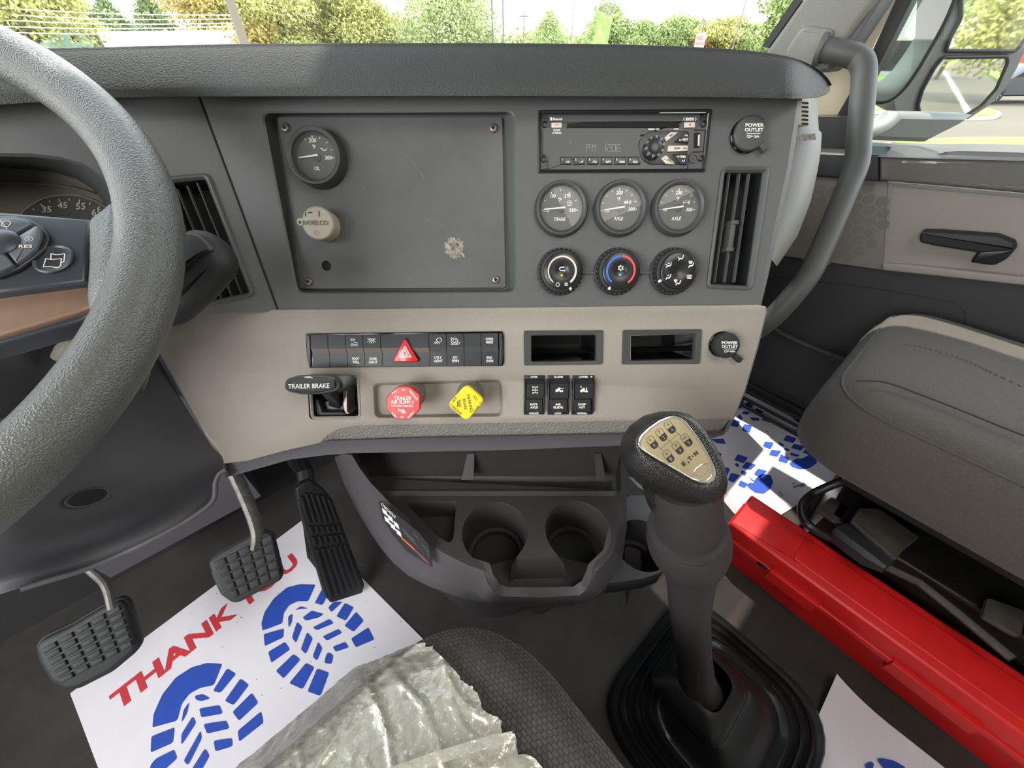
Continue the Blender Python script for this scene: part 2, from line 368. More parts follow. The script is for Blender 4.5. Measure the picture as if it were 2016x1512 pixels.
# -- sloped well around the cover plate
g=G(); inner=rnd(D.poly([(543,226),(992,226),(1000,571),(589,573)],-0.016),0.005,6)
m1=offs(rec,0.0018)
g.loft(D,[(ccw(rec),0.0),(m1,-0.0012)]); g.loft(D,[(m1,-0.0012),(inner,-0.016)],c1=True); P('panel_well',g,M_recess,dash)
# -- pale groove joining the climate knobs
for a,b in ((1140,1175),(1253,1290)):
    g=G(); q=D.poly([(a,524),(b,524),(b,540),(a,540)]); 
    q2=D.poly([(a,534),(b,534),(b,540),(a,540)])
    g.prism(D,q,0,0.0006); g.prism(D,q2,0.0004,0.0022,0.0006); P('knob_bridge',g,M_recess,dash)
# -- left (driver side) face with the instrument opening
lo=LF.poly([(392,188),(547,613),(440,616),(330,622),(200,640),(-120,660),(-180,214),(0,203),(200,192)])
ventL_px=[(318,352),(410,343),(502,582),(413,600)]
vl=rnd(LF.poly(ventL_px),0.007,5)
clus_px=[(-120,300),(0,301),(60,302),(120,309),(165,322),(200,345),(228,385),(243,430),(250,620),(-120,640)]
cl=LF.poly(clus_px)
g=G(); g.plate(LF,lo,[vl,cl],0.0); P('driver_side_panel',g,M_dash,dash,smooth=20)
c2=LF.poly([(-120,330),(0,331),(60,333),(110,340),(150,352),(182,372),(205,400),(215,440),(222,620),(-120,640)],-0.075)
g=G(); g.loft(LF,[(ccw(cl),0.0),(offs(cl,0.002),-0.003),(ccw(c2),-0.075)]); P('cluster_hood',g,M_recess,dash)
# seam between centre and driver side faces
g=G(); sm=[D.pt(391.5,190,0.0004),D.pt(470,400,0.0004),D.pt(547.5,612,0.0004)]; g.tube(sm,0.0011,6); P('panel_seam',g,M_void,dash)
# -- padded brow: lofted sections along the dash
secs=[('L',-180,104,218),('L',0,97,206),('L',200,93,193),('L',300,90,191),('D',392,88,190),('D',500,86,189.5),('D',700,85,189),('D',1000,85,189),('D',1200,87,189.5),('D',1330,91,190.5),('D',1430,96,191.5),('D',1500,103,193),('D',1560,114,194),('D',1600,132,192),('D',1624,152,186),('D',1634,168,178)]
rows=[]
for i,(f,x,yt,yb) in enumerate(secs):
    F_=LF if f=='L' else D
    k=1.0 if x<1560 else max(0.0,1-(x-1560)/75.0)
    hh=lambda a:a*k-(1-k)*0.045
    r=[F_.pt(x,yb-1,-0.004-(1-k)*.05), F_.pt(x,yb+1,hh(.027)), F_.pt(x,yb-3,hh(.031)), F_.pt(x,yb+(yt-yb)*.2,hh(.0325)), F_.pt(x,yb+(yt-yb)*.5,hh(.029)), F_.pt(x,yb+(yt-yb)*.8,hh(.0235)), F_.pt(x,yb+(yt-yb)*.95,hh(.019)),F_.pt(x,yt,hh(.014))]
    top=r[-1]; back=Vector((0.0,0.05,-0.004)) ; b2=Tw(0,0.16,-0.03) if x>300 else Tw(0,0.25,-0.03)
    r+= [top+back, top+b2, top+Tw(0,0.36,-0.09)]
    rows.append(r)
def densify(rows,k):
    out=[]; cols=len(rows[0]); cc=[cat([r[c] for r in rows],k) for c in range(cols)]
    return [[cc[c][i] for c in range(cols)] for i in range(len(cc[0]))]
rows=densify(rows,4)
rows=[list(cat(r,3)) for r in rows]
g=G(); g.grid(rows); P('dash_pad',g,M_brow,dash,smooth=60)
# -- warm grey lower panel
so_px=[(317,684),(323,660),(350,628),(392,617),(547,612.5),(1000,608),(1490,603),(1500,605),(1502,614),(1485,684),(1460,770),(1438,823),(1300,827),(1000,833),(700,838),(665,845),(645,856),(632,868),(560,884),(490,903),(441,909),(380,800),(345,734)]
so_=D.poly(so_px)
tb_hole=rnd(D.poly([(608,738),(704,738),(709,823),(612,824)]),0.006,5)
well=rnd(D.poly([(734,752),(990,744),(992,820),(738,823)]),0.009,6)
tray1=rnd(D.poly([(1043,660),(1176,659),(1175,709),(1043,711)]),0.0015,3)
tray2=rnd(D.poly([(1240,660),(1370,657),(1364,706),(1240,710)]),0.0015,3)
g=G(); 
h0=0.004
g.plate(D,so_,[tb_hole,well,tray1,tray2],h0)
cso=ccw(so_); g.loft(D,[(cso,h0),(offs(cso,-0.0016),h0-0.0012),(offs(cso,-0.002),h0-0.006)])
w2=rnd(D.poly([(741,759),(984,752),(986,814),(743,817)],-0.006),0.008,6)
g.loft(D,[(ccw(well),h0),(offs(well,0.0012),h0-0.0008),(ccw(w2),-0.006)],c1=True)
P('lower_panel',g,M_silver,dash,smooth=40)
# textured strip and its dark lower lip
top=[(632,868),(645,856),(665,845),(700,838.5),(850,835.5),(1000,833),(1150,830),(1300,827),(1380,825),(1438,823.5)]
bot=[(633,869),(660,867),(700,866),(740,864),(850,861),(1000,858),(1150,855),(1300,852),(1380,850),(1418,848)]
g=G(); g.rings([[D.pt(x,y,0.0045) for x,y in top],[D.pt(x,y,-0.002) for x,y in bot]],closed=False); P('textured_strip',g,M_strip,dash)
ua=[(441,909),(490,903),(560,884),(632,868),(700,866),(850,861),(1000,858),(1150,855),(1300,852),(1380,850),(1418,848),(1434,834)]
ub=[(452,938),(500,925),(570,905),(640,896),(700,892),(850,889),(1000,886),(1150,880),(1300,874),(1385,868),(1425,856),(1440,836)]
g=G(); g.rings([[D.pt(x,y,0.003) for x,y in ua],[D.pt(x,y+(1 if i<11 else 0),-0.003) for i,(x,y) in enumerate(ua)],[D.pt(x,y,-0.010) for x,y in ub],[D.pt(x,y,-0.03)+Vector((0,0.02,0.012)) for x,y in ub],[D.pt(x,y,-0.10)+Vector((0,0.05,0.03)) for x,y in ub]],closed=False)
P('lower_lip',g,M_lip,dash,smooth=50)
# left end of the lower panel folds back towards the knee panel
e=[(317,684),(345,734),(380,800),(441,909),(452,938)]
g=G(); g.rings([[D.pt(x,y,0.0035) for x,y in e],[D.pt(x-4,y+1,-0.01) for x,y in e],[D.pt(x-8,y+3,-0.06) for x,y in e]],closed=False); P('panel_return',g,M_knee,dash)
# right end of lower panel
e=[(1500,603),(1502,614),(1485,684),(1460,770),(1438,823),(1425,850)]
g=G(); g.rings([[D.pt(x,y,0.002) for x,y in e],[D.pt(x,y,-0.002)+Vector((.005,0,0)) for x,y in e],[D.pt(x,y,-0.10)+Vector((.004,0,0)) for x,y in e]],closed=False); P('panel_end',g,M_lip,dash)
# passenger side wing of the dashboard
wpx=[((1578,196),(1586,194),(1600,193),(1609,194)),((1572,250),(1590,252),(1606,254),(1612,256)),((1570,258),(1594,258),(1612,258),(1618,262)),((1566,290),(1590,292),(1608,294),(1616,297)),((1560,330),(1582,334),(1600,335),(1610,335)),((1546,390),(1570,395),(1586,397),(1596,397)),((1530,455),(1545,460),(1560,463),(1570,464)),((1515,500),(1520,512),(1526,520),(1530,524))]
rows=[]
for r in wpx:
    rows.append([PT(r[0][0]-40,r[0][1],0.60),PT(r[0][0],r[0][1],0.60),PT(r[1][0],r[1][1],0.605),PT(r[2][0],r[2][1],0.62),PT(r[3][0],r[3][1],0.65),PT(r[3][0]-3,r[3][1]-2,0.80)])
g=G(); g.grid(rows); P('passenger_side_wing',g,M_sideash,dash,smooth=50)
g=G(); WF=Fr(PT(1594,275,0.602),(1,0.14,0),(0,0.3,1)); g.text(WF,'CASCADIA',1579,271,52,13,rot=4,h=0.010,bold=0.03,shear=0.25,up=1.5); P('lettering',g,M_chrome,dash,label='raised chrome model lettering')
g=G(); 
for y in (200,208,217,225,233,241): g.blots(WF,[[(1579,y),(1592,y+1),(1591,y+5),(1578,y+4)]],0.011)
P('side_vent',g,M_black,dash)
g=G(); g.prism(WF,WF.poly(((1572,193),(1595,194),(1592,247),(1571,246)),.010),-.01,.0105,.001); P('side_vent_frame',g,M_cream,dash)
g=G(); g.rings([[TF.w(-1.2,y,z),TF.w(.55,y,z)] for y,z in ((.66,.845),(.80,.85),(1.05,.83))],closed=False); P('cowl_sun_shield',g,M_brow,dash)  # unseen sheet added to keep the sun off the driver mat
# passenger dash far behind the wing, added cowl below the windscreen
g=G(); g.box(TF,0.62,1.22,0.42,0.9,0.45,0.74,0.03); P('passenger_dash_shelf',g,M_doordark,dash)
# instrument cluster face
g=G(); g.blots(LF,[[(-120,325),(60,325),(240,340),(240,640),(-120,660)]],-0.0755); P('cluster_face',g,M_cluster,dash)
spd=thing('speedometer','round speedometer dial marked 35 45 55 65 behind the steering wheel','gauge',LF.pt(130,430,-0.075))
g=G(); ap=cat([(37,430),(45,417),(56,407),(67,400),(80,393),(95,388),(113,385),(133,384),(150,385),(167,388.5),(190,397),(203,405),(214,413)],3); ap=[(a.x,a.y) for a in [Vector(q) for q in ap]]
dc=(133,478); g.blots(LF,[ap+[(260,470),(240,540),(130,570),(20,540),(10,470)]],-0.074); P('dial',g,M_dial,spd)
g=G(); g.ink(LF,[ap],3.0,-0.073); P('dial_ring',g,M_silver,spd)
g=G()
for t,x,y in (('35',92,412),('45',123,404),('55',159,406),('65',190,418)): g.text(LF,t,x,y,19,13,rot=0,h=-0.0728,bold=0.02)
for (x,y,l) in ((65,411,4),(80,401,6),(97,395,4),(116,391,6),(136.5,391,4),(157,393,6),(178,399,4),(196,407,6)):
    dx,dy=dc[0]-x,dc[1]-y; q=math.hypot(dx,dy); g.ink(LF,[[(x,y),(x+dx/q*l,y+dy/q*l)]],2.0,-0.0728)
P('lettering',g,M_cream,spd,smooth=0)
g=G(); a=cat([(-120,356),(0,359),(60,361),(110,364),(150,371),(190,384),(220,402)],4); g.tube([LF.pt(p[0],p[1],-0.072) for p in [Vector(q) for q in a]],0.0012,6); P('cluster_rim',g,M_strip,dash)
# ------------------------------------------------------------------ air vents
def vent(fr,px4,holepoly,label,slats,h=0.0,depth=0.030,tabs=None):
    cx,cy=fr.at(sum(p[0] for p in px4)/4,sum(p[1] for p in px4)/4,h)
    t=thing('air_vent',label,'vent',fr.w(cx,cy,h),group=None)
    hp=ccw(holepoly); g=G(); ins=offs(hp,0.0045)
    g.loft(fr,[(offs(hp,-0.001),h-0.001),(offs(hp,-0.001),h+0.0022),(offs(hp,0.001),h+0.0032),(offs(hp,0.0025),h+0.0026),(ins,h-0.0005),(ins,h-0.003)],c1=False)
    P('vent_frame',g,M_recess,t)
    g=G(); g.loft(fr,[(ins,h-0.003),(ins,h-depth)],c1=True); P('vent_cavity',g,M_void,t)
    for s in slats:
        g=G(); a=Vector(fr.at(*s[0],h-0.004)); b=Vector(fr.at(*s[1],h-0.004)); d=(b-a).normalized(); m=Vector((-d.y,d.x))*0.0011; n=m*0.3
        g.rings([[fr.w(p.x,p.y,z) for p in (a-m,b-m,b+m,a+m)] for z in (h-0.008,h-0.005)]+[[fr.w(p.x,p.y,h-0.003) for p in (a-n,b-n,b+n,a+n)]],True,True)
        P('slat',g,M_recess,t)
    return t
v1=vent(D,[(1421,331),(1512,331),(1478,570),(1391,566)],ventR,'tall rectangular air vent with vertical slats right of the gauges',[((1437,340),(1407,556)),((1457,340),(1427,556)),((1476,340),(1446,556))])
g=G(); a=Vector(D.at(1444,440,0)); b=Vector(D.at(1437,492,0)); m=Vector((0.0028,0)); g.prism(D,[tuple(a-m),tuple(a+m),tuple(b+m),tuple(b-m)],-0.012,0.001,0.001)
for q in ((1446,438),(1436,491)): x,y=D.at(*q,0); g.box(D,x-.0042,x+.0042,y-.0022,y+.0022,-0.012,0.002,0.0008)
P('direction_tab',g,M_recess,v1)
v2=vent(LF,ventL_px,vl,'slanted air vent with slats partly hidden behind the steering wheel',[((348,372),(436,590)),((368,366),(458,588)),((388,360),(478,584))])
# ------------------------------------------------------------------ cover plate with screws
plate_=thing('cover_plate','large scuffed dark grey cover plate screwed into the centre dash well','panel',D.pt(770,400,-0.014))
HP=-0.0125
pp=rnd(D.poly([(547,231),(988,231),(995,566),(592,568)],HP),0.0025,4)
holex,holey=D.at(642.5,523.5,HP)
hole=circ(holex,holey,0.0058,n=24)
g=G(); g.plate(D,pp,[hole],HP); g.loft(D,[(offs(pp,0),HP),(offs(pp,-0.0006),HP-0.0006),(offs(pp,-0.0006),HP-0.003)]); g.loft(D,[(hole,HP),(hole,HP-0.0025)]); P('plate',g,M_cover,plate_,smooth=20)
g=G(); g.flat(D,circ(holex,holey,0.0062,n=24),HP-0.0024); P('hole_backing',g,M_void,plate_)
for i,(x,y) in enumerate(((560,250.5),(971,251),(605.5,554.5),(976,550.5))):
    cx,cy=D.at(x,y,HP+.003); s=G(); s.lathe(D,cx,cy,[(0.0048,HP),(0.0048,HP+.0014),(0.0036,HP+.0030),(0.0022,HP+.0034),(0.0018,HP+.0020)],20,c1=True)
    o=P('screw',s,M_screw,plate_)
    s=G(); 
    for a in range(3): 
        q=rad(a*60+10); d=Vector((math.cos(q),math.sin(q)))*0.0017; n=Vector((-d.y,d.x))*0.3; c=Vector((cx,cy)); s.flat(D,[tuple(c-d-n),tuple(c+d-n),tuple(c+d+n),tuple(c-d+n)],HP+.0022+a*.00002)
    P('screw_recess',s,M_void,o)
rs=random.Random(3); cx,cy=D.at(895,488,HP); fp=[]
for i in range(40):
    a=2*PI*i/40; r=0.0125*(1+0.22*rs.uniform(-1,1)); r*=1/max(abs(math.cos(a)),abs(math.sin(a)),0.82)*0.86; fp.append((cx+r*math.cos(a),cy+r*math.sin(a)))
g=G(); g.flat(D,fp,HP+.00025); P('torn_tape_residue',g,M_foil,plate_)
g=G()
for l in ([(623,497),(619,502)],[(712,365),(720,377)],[(560,506),(600,508)],[(802,306),(835,350)],[(838,432),(870,442)],[(618,557),(632,560)]): g.ink(D,[l],0.7,HP+.0002)
P('scratches',g,M_strip,plate_,kind='stuff')
# ------------------------------------------------------------------ round gauges
C2=lambda x,y:(500+x/3.6,180+y/3.6)
C3=lambda x,y:(1040+x/5.6,340+y/5.6)
def gauge(fx,fy,base,label,dialr,hf,marks,txts,needle,inks,rout=0.0300):
    cx,cy=D.at(fx,fy,base+hf)
    t=thing('temperature_gauge',label,'gauge',D.w(cx,cy,base))
    g=G(); r=rout; g.lathe(D,cx,cy,[(r,base-0.002),(r+.0004,base+0.0015),(r-.0005,base+hf*.6),(r-.002,base+hf*.97),(r-.0038,base+hf),(dialr+.0012,base+hf*.9),(dialr,base+hf*.72),(dialr-.0004,base+hf*.35)],64)
    P('bezel',g,M_bezel,t)
    hd=base+hf*.38
    g=G(); g.flat(D,circ(cx,cy,dialr,n=48),hd); P('dial',g,M_dial,t)
    g=G(); g.lathe(D,cx,cy,[(dialr*.17,hd),(dialr*.17,hd+.0012),(dialr*.13,hd+.0018)],20,c1=True); P('needle_hub',g,M_bezel,t)
    g=G()
    for s in txts: g.text(D,s[0],s[1],s[2],s[3],s[4],h=hd+.0002,bold=0.015,shear=s[5] if len(s)>5 else 0)
    for (x0,y0,x1,y1,w) in marks: g.ink(D,[[(x0,y0),(x1,y1)]],w,hd+.0002)
    for l,w in inks: g.ink(D,[l],w,hd+.0002)
    P('lettering',g,M_white,t,smooth=0)
    a=Vector(D.at(*needle[0],hd+.0022)); b=Vector(D.at(*needle[1],hd+.0022)); d=(b-a).normalized(); n=Vector((-d.y,d.x))
    g=G(); q=[tuple(a-n*.0005),tuple(b-n*.00095),tuple(b+n*.00095),tuple(a+n*.0005)]; g.prism(D,q,hd+.0018,hd+.0026,0.0002); P('needle',g,M_needle,t)
    g=G(); g.lathe(D,cx,cy,[(dialr+.0006,base+hf*.74),(dialr*.6,base+hf*.76),(dialr*.2,base+hf*.765)],48,c1=True); P('gauge_glass',g,M_gaugeglass,t)
    return t
def mk(F,L): return [(*F(a,b),*F(c,d),w) for a,b,c,d,w in L]
def tx(F,L,k): return [(s,*F(x,y),w/k,h/k)+((sh,) if sh else ()) for s,x,y,w,h,sh in L]
def ik(F,L): return [([F(*p) for p in l],w) for l,w in L]
gear=lambda x,y,r:[(x+r*math.cos(a*PI/8),y+r*math.sin(a*PI/8)) for a in range(17)]
gauge(*C3(370,386),0,'round transmission temperature gauge lettered TRANS, leftmost of the row',0.0232,0.010,
 mk(C3,[(176,302,190,314,1),(248,212,262,232,1.3),(357,182,357,200,.8),(460,212,448,230,1.5),(535,300,515,312,1),(526,413,548,413,1.3),(155,417,168,417,1)]),
 tx(C3,[('190',272,258,62,42,.25),('270',430,255,74,42,.25),('350',485,413,76,40,.25),('110',203,424,55,20,.25),('TRANS',348,512,130,38,.25),('°F',349,296,36,42,.2)],5.6),
 (C3(172,404),C3(408,382)), ik(C3,[(gear(454,337,27),.9),([(450,322),(450,356)],1),([(450,324),(462,328),(458,340),(450,340)],1)]))
gauge(*C3(1030,381),0,'round axle temperature gauge lettered AXLE, in the middle of the row',0.0232,0.010,
 mk(C3,[(925,196,934,214,1),(1005,175,1005,194,1.6),(1090,190,1080,206,1),(1150,238,1136,254,1),(858,252,872,266,1),(814,332,832,338,1),(1190,314,1170,320,1),(1178,402,1196,402,1.3),(806,420,822,420,1)]),
 tx(C3,[('200',1005,220,76,42,.25),('°F',1000,290,36,42,.2),('300',1138,402,76,40,.25),('100',866,424,55,20,.25),('AXLE',995,505,104,40,.25)],5.6),
 (C3(835,412),C3(1064,374)), ik(C3,[([(1064,312),(1064,342)],1.2),([(1074,312),(1074,342)],1.2),([(1064,327),(1118,327)],1),([(1118,310),(1118,342)],1.2),([(1128,306),(1134,325),(1128,344)],1),(gear(1090,327,10),1),([(1090,300),(1090,316)],1)]))
gauge(*C3(1677,376),0,'round axle temperature gauge lettered AXLE, rightmost of the row',0.0232,0.010,
 mk(C3,[(1583,193,1592,210,1),(1664,175,1664,194,1.6),(1745,192,1736,208,1),(1806,244,1792,258,1),(1510,245,1524,258,1),(1464,324,1482,330,1),(1838,320,1820,325,1),(1818,407,1836,407,1.3),(1450,409,1466,409,1)]),
 tx(C3,[('200',1660,220,76,42,.25),('°F',1650,288,36,42,.2),('300',1774,406,74,40,.25),('100',1506,416,52,20,.25),('AXLE',1632,504,108,40,.25)],5.6),
 (C3(1482,405),C3(1712,370)), ik(C3,[([(1714,312),(1714,342)],1.2),([(1714,327),(1766,327)],1),([(1766,310),(1766,344)],1.2),([(1776,306),(1782,325),(1776,344)],1),([(1736,312),(1748,298)],1)]))
gauge(*C2(417,448),HP,'round oil temperature gauge lettered OIL on the scuffed cover plate',0.0235,0.017,
 mk(C2,[(358,330,366,344,1.2),(411,312,411,326,2),(467,326,465,336,1.2),(520,358,512,368,1.2),(555,412,545,416,1.2),(556,470,568,470,1.5)]),
 tx(C2,[('200',415,346,52,30,0),('°F',424,392,22,30,0),('300',528,470,48,28,0),('OIL',447,545,40,28,0)],3.6),
 (C2(318,470),C2(452,450)), ik(C2,[([(470,405),(480,405),(488,418),(505,418),(512,406),(518,414)],1),([(488,404),(488,418)],1)]),rout=0.0312)
# ------------------------------------------------------------------ beige cap on the cover plate
cx,cy=D.at(625,439,HP+.020)
t=thing('beige_round_cap','beige round cap embossed with lettering screwed to the cover plate','cap',D.w(cx,cy,HP))
g=G(); g.lathe(D,cx,cy,[(0.0172,HP),(0.0172,HP+.012)],40); P('socket_body',g,M_capside,t)
g=G(); g.lathe(D,cx,cy,[(0.0180,HP+.010),(0.0182,HP+.017),(0.0178,HP+.0195),(0.0168,HP+.0205),(0.0160,HP+.0200)],40,c1=True)
x,y=D.at(592,437,HP+.018); g.lathe(D,x,y,[(0.0042,HP+.0165),(0.0042,HP+.0185),(0.0036,HP+.019)],20,c1=True); P('cap_lid',g,M_cap,t)
g=G(); x,y=D.at(590,437.5,HP+.0192); g.flat(D,circ(x,y,0.0016,n=14),HP+.0193); g.ink(D,[[C2(366,858),C2(366,886)],[C2(384,860),C2(412,857)],[C2(462,848),C2(462,886)]],2.2,HP+.0203); P('ink_marks',g,M_blackm,t)
g=G(); g.text(D,'RAVELCO',*C2(436,930),180/3.6,32/3.6,h=HP+.0203,bold=0.01,up=0.7); g.ink(D,[[ (C2(445,1003)[0]+4*math.cos(a),C2(445,1003)[1]+4*math.sin(a)) for a in [k*PI/8 for k in range(17)]]],.8,HP+.0204); P('lettering',g,M_shaft,t,label='embossed letters',smooth=0)
# ------------------------------------------------------------------ car radio
radio=thing('car_radio','black car radio with clock display reading PM 1206 in the upper right of the dash','radio',D.pt(1228,278,0))
fo=rnd(D.poly([(1060,217),(1401,215),(1388.7,338),(1059,340)],0.002),0.0015,3)
fi=rnd(D.poly([R_(140,125),R_(1868,125),R_(1838,712),R_(150,712)],-0.002),0.001,3)
g=G(); g.loft(D,[(offs(fo,0),-0.002),(offs(fo,0),0.0022),(offs(fo,.0012),0.003),(offs(fo,.003),0.0022)]); P('trim_frame',g,M_black,radio)
g=G(); g.flat(D,offs(fo,.0028),0.0006); P('faceplate',g,M_switch,radio)
H1=0.0016
g=G(); g.plate(D,D.poly([R_(150,278),R_(1240,278),R_(1170,340),R_(1145,460),R_(1170,575),R_(330,578),R_(330,660),R_(212,700),R_(205,590),R_(175,555),R_(150,545)],H1),[],H1); P('display_window',g,M_recess,radio,smooth=0)
g=G(); g.prism(D,rnd(D.poly([R_(210,140),R_(1800,140),R_(1790,200),R_(1590,205),R_(1240,205),R_(420,212),R_(215,205)],H1),.0006,3),0,H1,0.0003); P('upper_face',g,M_recess,radio,smooth=0)
g=G(); g.flat(D,rnd(D.poly([R_(405,232),R_(600,216),R_(1560,208),R_(1585,268),R_(405,275)],H1),.001,3),0.0018); P('disc_slot',g,M_void,radio)
for px4,l in (((R_(243,220),R_(352,218),R_(350,272),R_(243,272)),0),((R_(1632,215),R_(1745,213),R_(1742,268),R_(1630,270)),1)):
    g=G(); g.prism(D,rnd(D.poly(px4,.0022),.0004,3),0.0,0.0024,0.0004); b=P('key',g,M_cream,radio,label='cream key')
    g=G()
    if l==0: g.ink(D,[[R_(278,252),R_(286,240),R_(300,236),R_(314,240),R_(320,252)]],1.6,.0026); P('symbol',g,M_hazard,b,smooth=0)
    else: g.blots(D,[[R_(1680,248),R_(1691,230),R_(1702,248)]],.0026); P('symbol',g,M_blackm,b,smooth=0)
xs=[332,474,616,760,902,1042]; sy='1 2 3 4 5 6'.split(); sx2=['','','','RPT','RDM','ESC']
for i,x in enumerate(xs):
    p4=[R_(x+6,583),R_(x+112,583),R_(x+(118 if i<5 else 128),652),R_(x,652)]; g=G(); g.prism(D,D.poly(p4,.002),0.0,0.0026,0.0005); k=P('preset_key',g,M_switch,radio)
    g=G(); g.text(D,sy[i],*R_(x+22,604),(5 if i==0 else 12)/5.3,22/5.3,h=.0028,bold=.02)
    if sx2[i]: g.text(D,sx2[i],*R_(x+78,630),52/5.3,24/5.3,h=.0028,bold=.02)
    elif i==0: g.blots(D,[[R_(x+68,618),R_(x+82,630),R_(x+68,642)],[R_(x+96,618),R_(x+84,630),R_(x+96,642)]],.0028)
    elif i==1: g.ink(D,[[R_(x+66,640),R_(x+84,628),R_(x+92,618),R_(x+98,626),R_(x+88,632)]],.8,.0028)
    else: g.ink(D,[[R_(x+60,640),R_(x+62,622),R_(x+80,620),R_(x+80,638),R_(x+92,638),R_(x+92,620),R_(x+98,640)]],.8,.0028)
    P('lettering',g,M_white,k,smooth=0)
g=G(); q=D.poly([R_(1155,470)],0)
sl=[R_(1640,305),R_(1680,310),R_(1650,655),R_(1270,655),R_(1210,620),R_(1165,550),R_(1150,475),R_(1165,400),R_(1210,340),R_(1270,308)]
g.prism(D,rnd(D.poly(sl,.0015),.002,3),0,0.0016,0.0005); P('control_bay',g,M_black,radio)
kx,ky=D.at(*R_(1330,462),.010)
kn=G(); kn.lathe(D,kx,ky,[(0.0108,0),(0.0106,.007),(0.0098,.0085),(0.008,.009),(0.0066,.0085),(0.006,.0080),(0.003,.0075)],36,c1=True); kb=P('volume_knob',kn,M_switch,radio)
g=G()
for k in range(10):
    a=k*2*PI/10+.2; c=(kx+.0094*math.cos(a),ky+.0094*math.sin(a)); g.lathe(D,c[0],c[1],[(0.0016,.004),(0.0016,.0089),(0.0011,.0094)],10,c1=True)
P('grip_bumps',g,M_strip,kb,kind='stuff')
for nm,p4,txt,c,rot in (('src',[R_(1420,378),R_(1490,318),R_(1575,318),R_(1440,418)],'SRC',(1495,350),35),('scan',[R_(1460,460),R_(1668,458),R_(1665,512),R_(1450,524)],'SCAN',(1556,486),0),('disp',[R_(1385,590),R_(1440,560),R_(1540,652),R_(1440,648)],'DISP',(1475,612),-45)):
    g=G(); g.prism(D,rnd(D.poly(p4,.003),.0005,3),0.001,0.0034,0.0005); b=P('key',g,M_cream,radio,label='cream key'); g=G(); g.text(D,txt,*R_(*c),(60 if txt=='SCAN' else 40)/5.3,22/5.3,rot=rot,h=.0037,bold=.02)
    if txt=='SCAN': g.text(D,'ASCII',*R_(1638,487),40/5.3,14/5.3,h=.0037,bold=.02)
    P('lettering',g,M_blackm,b,smooth=0)
for p4 in ([R_(1525,420),R_(1640,318),R_(1683,318),R_(1675,432)],[R_(1510,550),R_(1668,550),R_(1660,655),R_(1595,650)]):
    g=G(); g.prism(D,rnd(D.poly(p4,.003),.0006,3),0.001,0.003,0.0006); P('seek_key',g,M_switch,radio)
g=G()
g.text(D,'NEXT',*R_(1640,396),58/5.3,24/5.3,h=.0034,bold=.03); g.text(D,'8m',*R_(1588,400),22/5.3,16/5.3,h=.0034,bold=.03); g.ink(D,[[R_(1634,360),R_(1649,344),R_(1664,360)]],1.2,.0034)
g.text(D,'PREV',*R_(1618,576),58/5.3,24/5.3,h=.0034,bold=.03); g.text(D,'8m',*R_(1568,574),22/5.3,16/5.3,h=.0034,bold=.03); g.ink(D,[[R_(1606,610),R_(1621,626),R_(1636,608)]],1.2,.0034)
hh=.0020
g.text(D,'Bluetooth',*R_(308,182),96/5.3,26/5.3,h=hh,bold=.03); g.flat(D,D.poly([R_(240+11*math.cos(a*PI/8),180+19*math.sin(a*PI/8)) for a in range(16)],hh),hh)
g.text(D,'PHONE',*R_(300,298),70/5.3,20/5.3,h=hh,bold=.02); g.text(D,'x2 REDIAL',*R_(298,326),98/5.3,20/5.3,h=hh,bold=.02)
g.text(D,'sxm',*R_(1688,183),90/5.3,32/5.3,h=hh,bold=.04); g.ink(D,[[R_(1630,165),R_(1622,182),R_(1630,200)],[R_(1746,165),R_(1754,182),R_(1746,200)]],1.2,hh)
g.text(D,'MENU  OK',*R_(1312,289),116/5.3,20/5.3,h=hh,bold=.02); g.text(D,'PWR',*R_(1546,288),50/5.3,18/5.3,h=hh,bold=.02)
P('lettering',g,M_white,radio,smooth=0)
# seven segment clock
g=G()
SEG={'P':'abefg','M':'abefx','1':'bc','2':'abged','0':'abcdef','6':'afgedc'}
def seg(ch,x,y,w=34,h=68):
    A=(x,y);B=(x+w,y);Cc=(x+w,y+h/2);Dd=(x+w,y+h);E=(x,y+h);F_=(x,y+h/2)
    L={'a':(A,B),'b':(B,Cc),'c':(Cc,Dd),'d':(Dd,E),'e':(E,F_),'f':(F_,A),'g':(F_,Cc)}
    s=SEG[ch]; out=[L[k] for k in s if k in L]
    if ch=='M': out=[L['f'],L['e'],L['b'],L['c'],(A,(x+w/2,y+h/3)),((x+w/2,y+h/3),B)]
    return [[R_(*a),R_(*b)] for a,b in out]
for ch,x in (('P',610),('M',668),('1',775),('2',826),('0',876),('6',926)): g.ink(D,seg(ch,x,450),1.1,H1+.0003)
g.ink(D,[[R_(436,416),R_(436,436)],[R_(448,416),R_(448,436)],[R_(805,428),R_(822,414)]],.6,H1+.0002)
P('clock_digits',g,M_silver,radio,smooth=0)
us=G(); us.prism(D,rnd(D.poly([R_(1738,325),R_(1798,325),R_(1790,475),R_(1735,475)],.002),.0005,3),0.0005,0.0018,0.0002); u=P('usb_port',us,M_void,radio)
g=G(); g.blots(D,[[R_(1774,345),R_(1792,345),R_(1787,462),R_(1770,462)]],.0021); P('contact_strip',g,M_cream,u)
x,y=D.at(*R_(1730,592),.001); g=G(); g.lathe(D,x,y,[(0.0050,.0005),(0.0050,.0018),(0.0032,.0018),(0.0030,.0010)],20); g.lathe(D,x,y,[(0.0012,.0005),(.0012,.0014)],10,c1=True); P('audio_jack',g,M_bezel,radio)
for q in ((172,237),(163,598),(1833,230),(1805,590)):
    x,y=D.at(*R_(*q),.0015); g=G(); g.lathe(D,x,y,[(0.0034,.0005),(0.0032,.0022),(0.0022,.0024),(0.002,.0012)],18); P('screw_hole',g,M_black,radio)
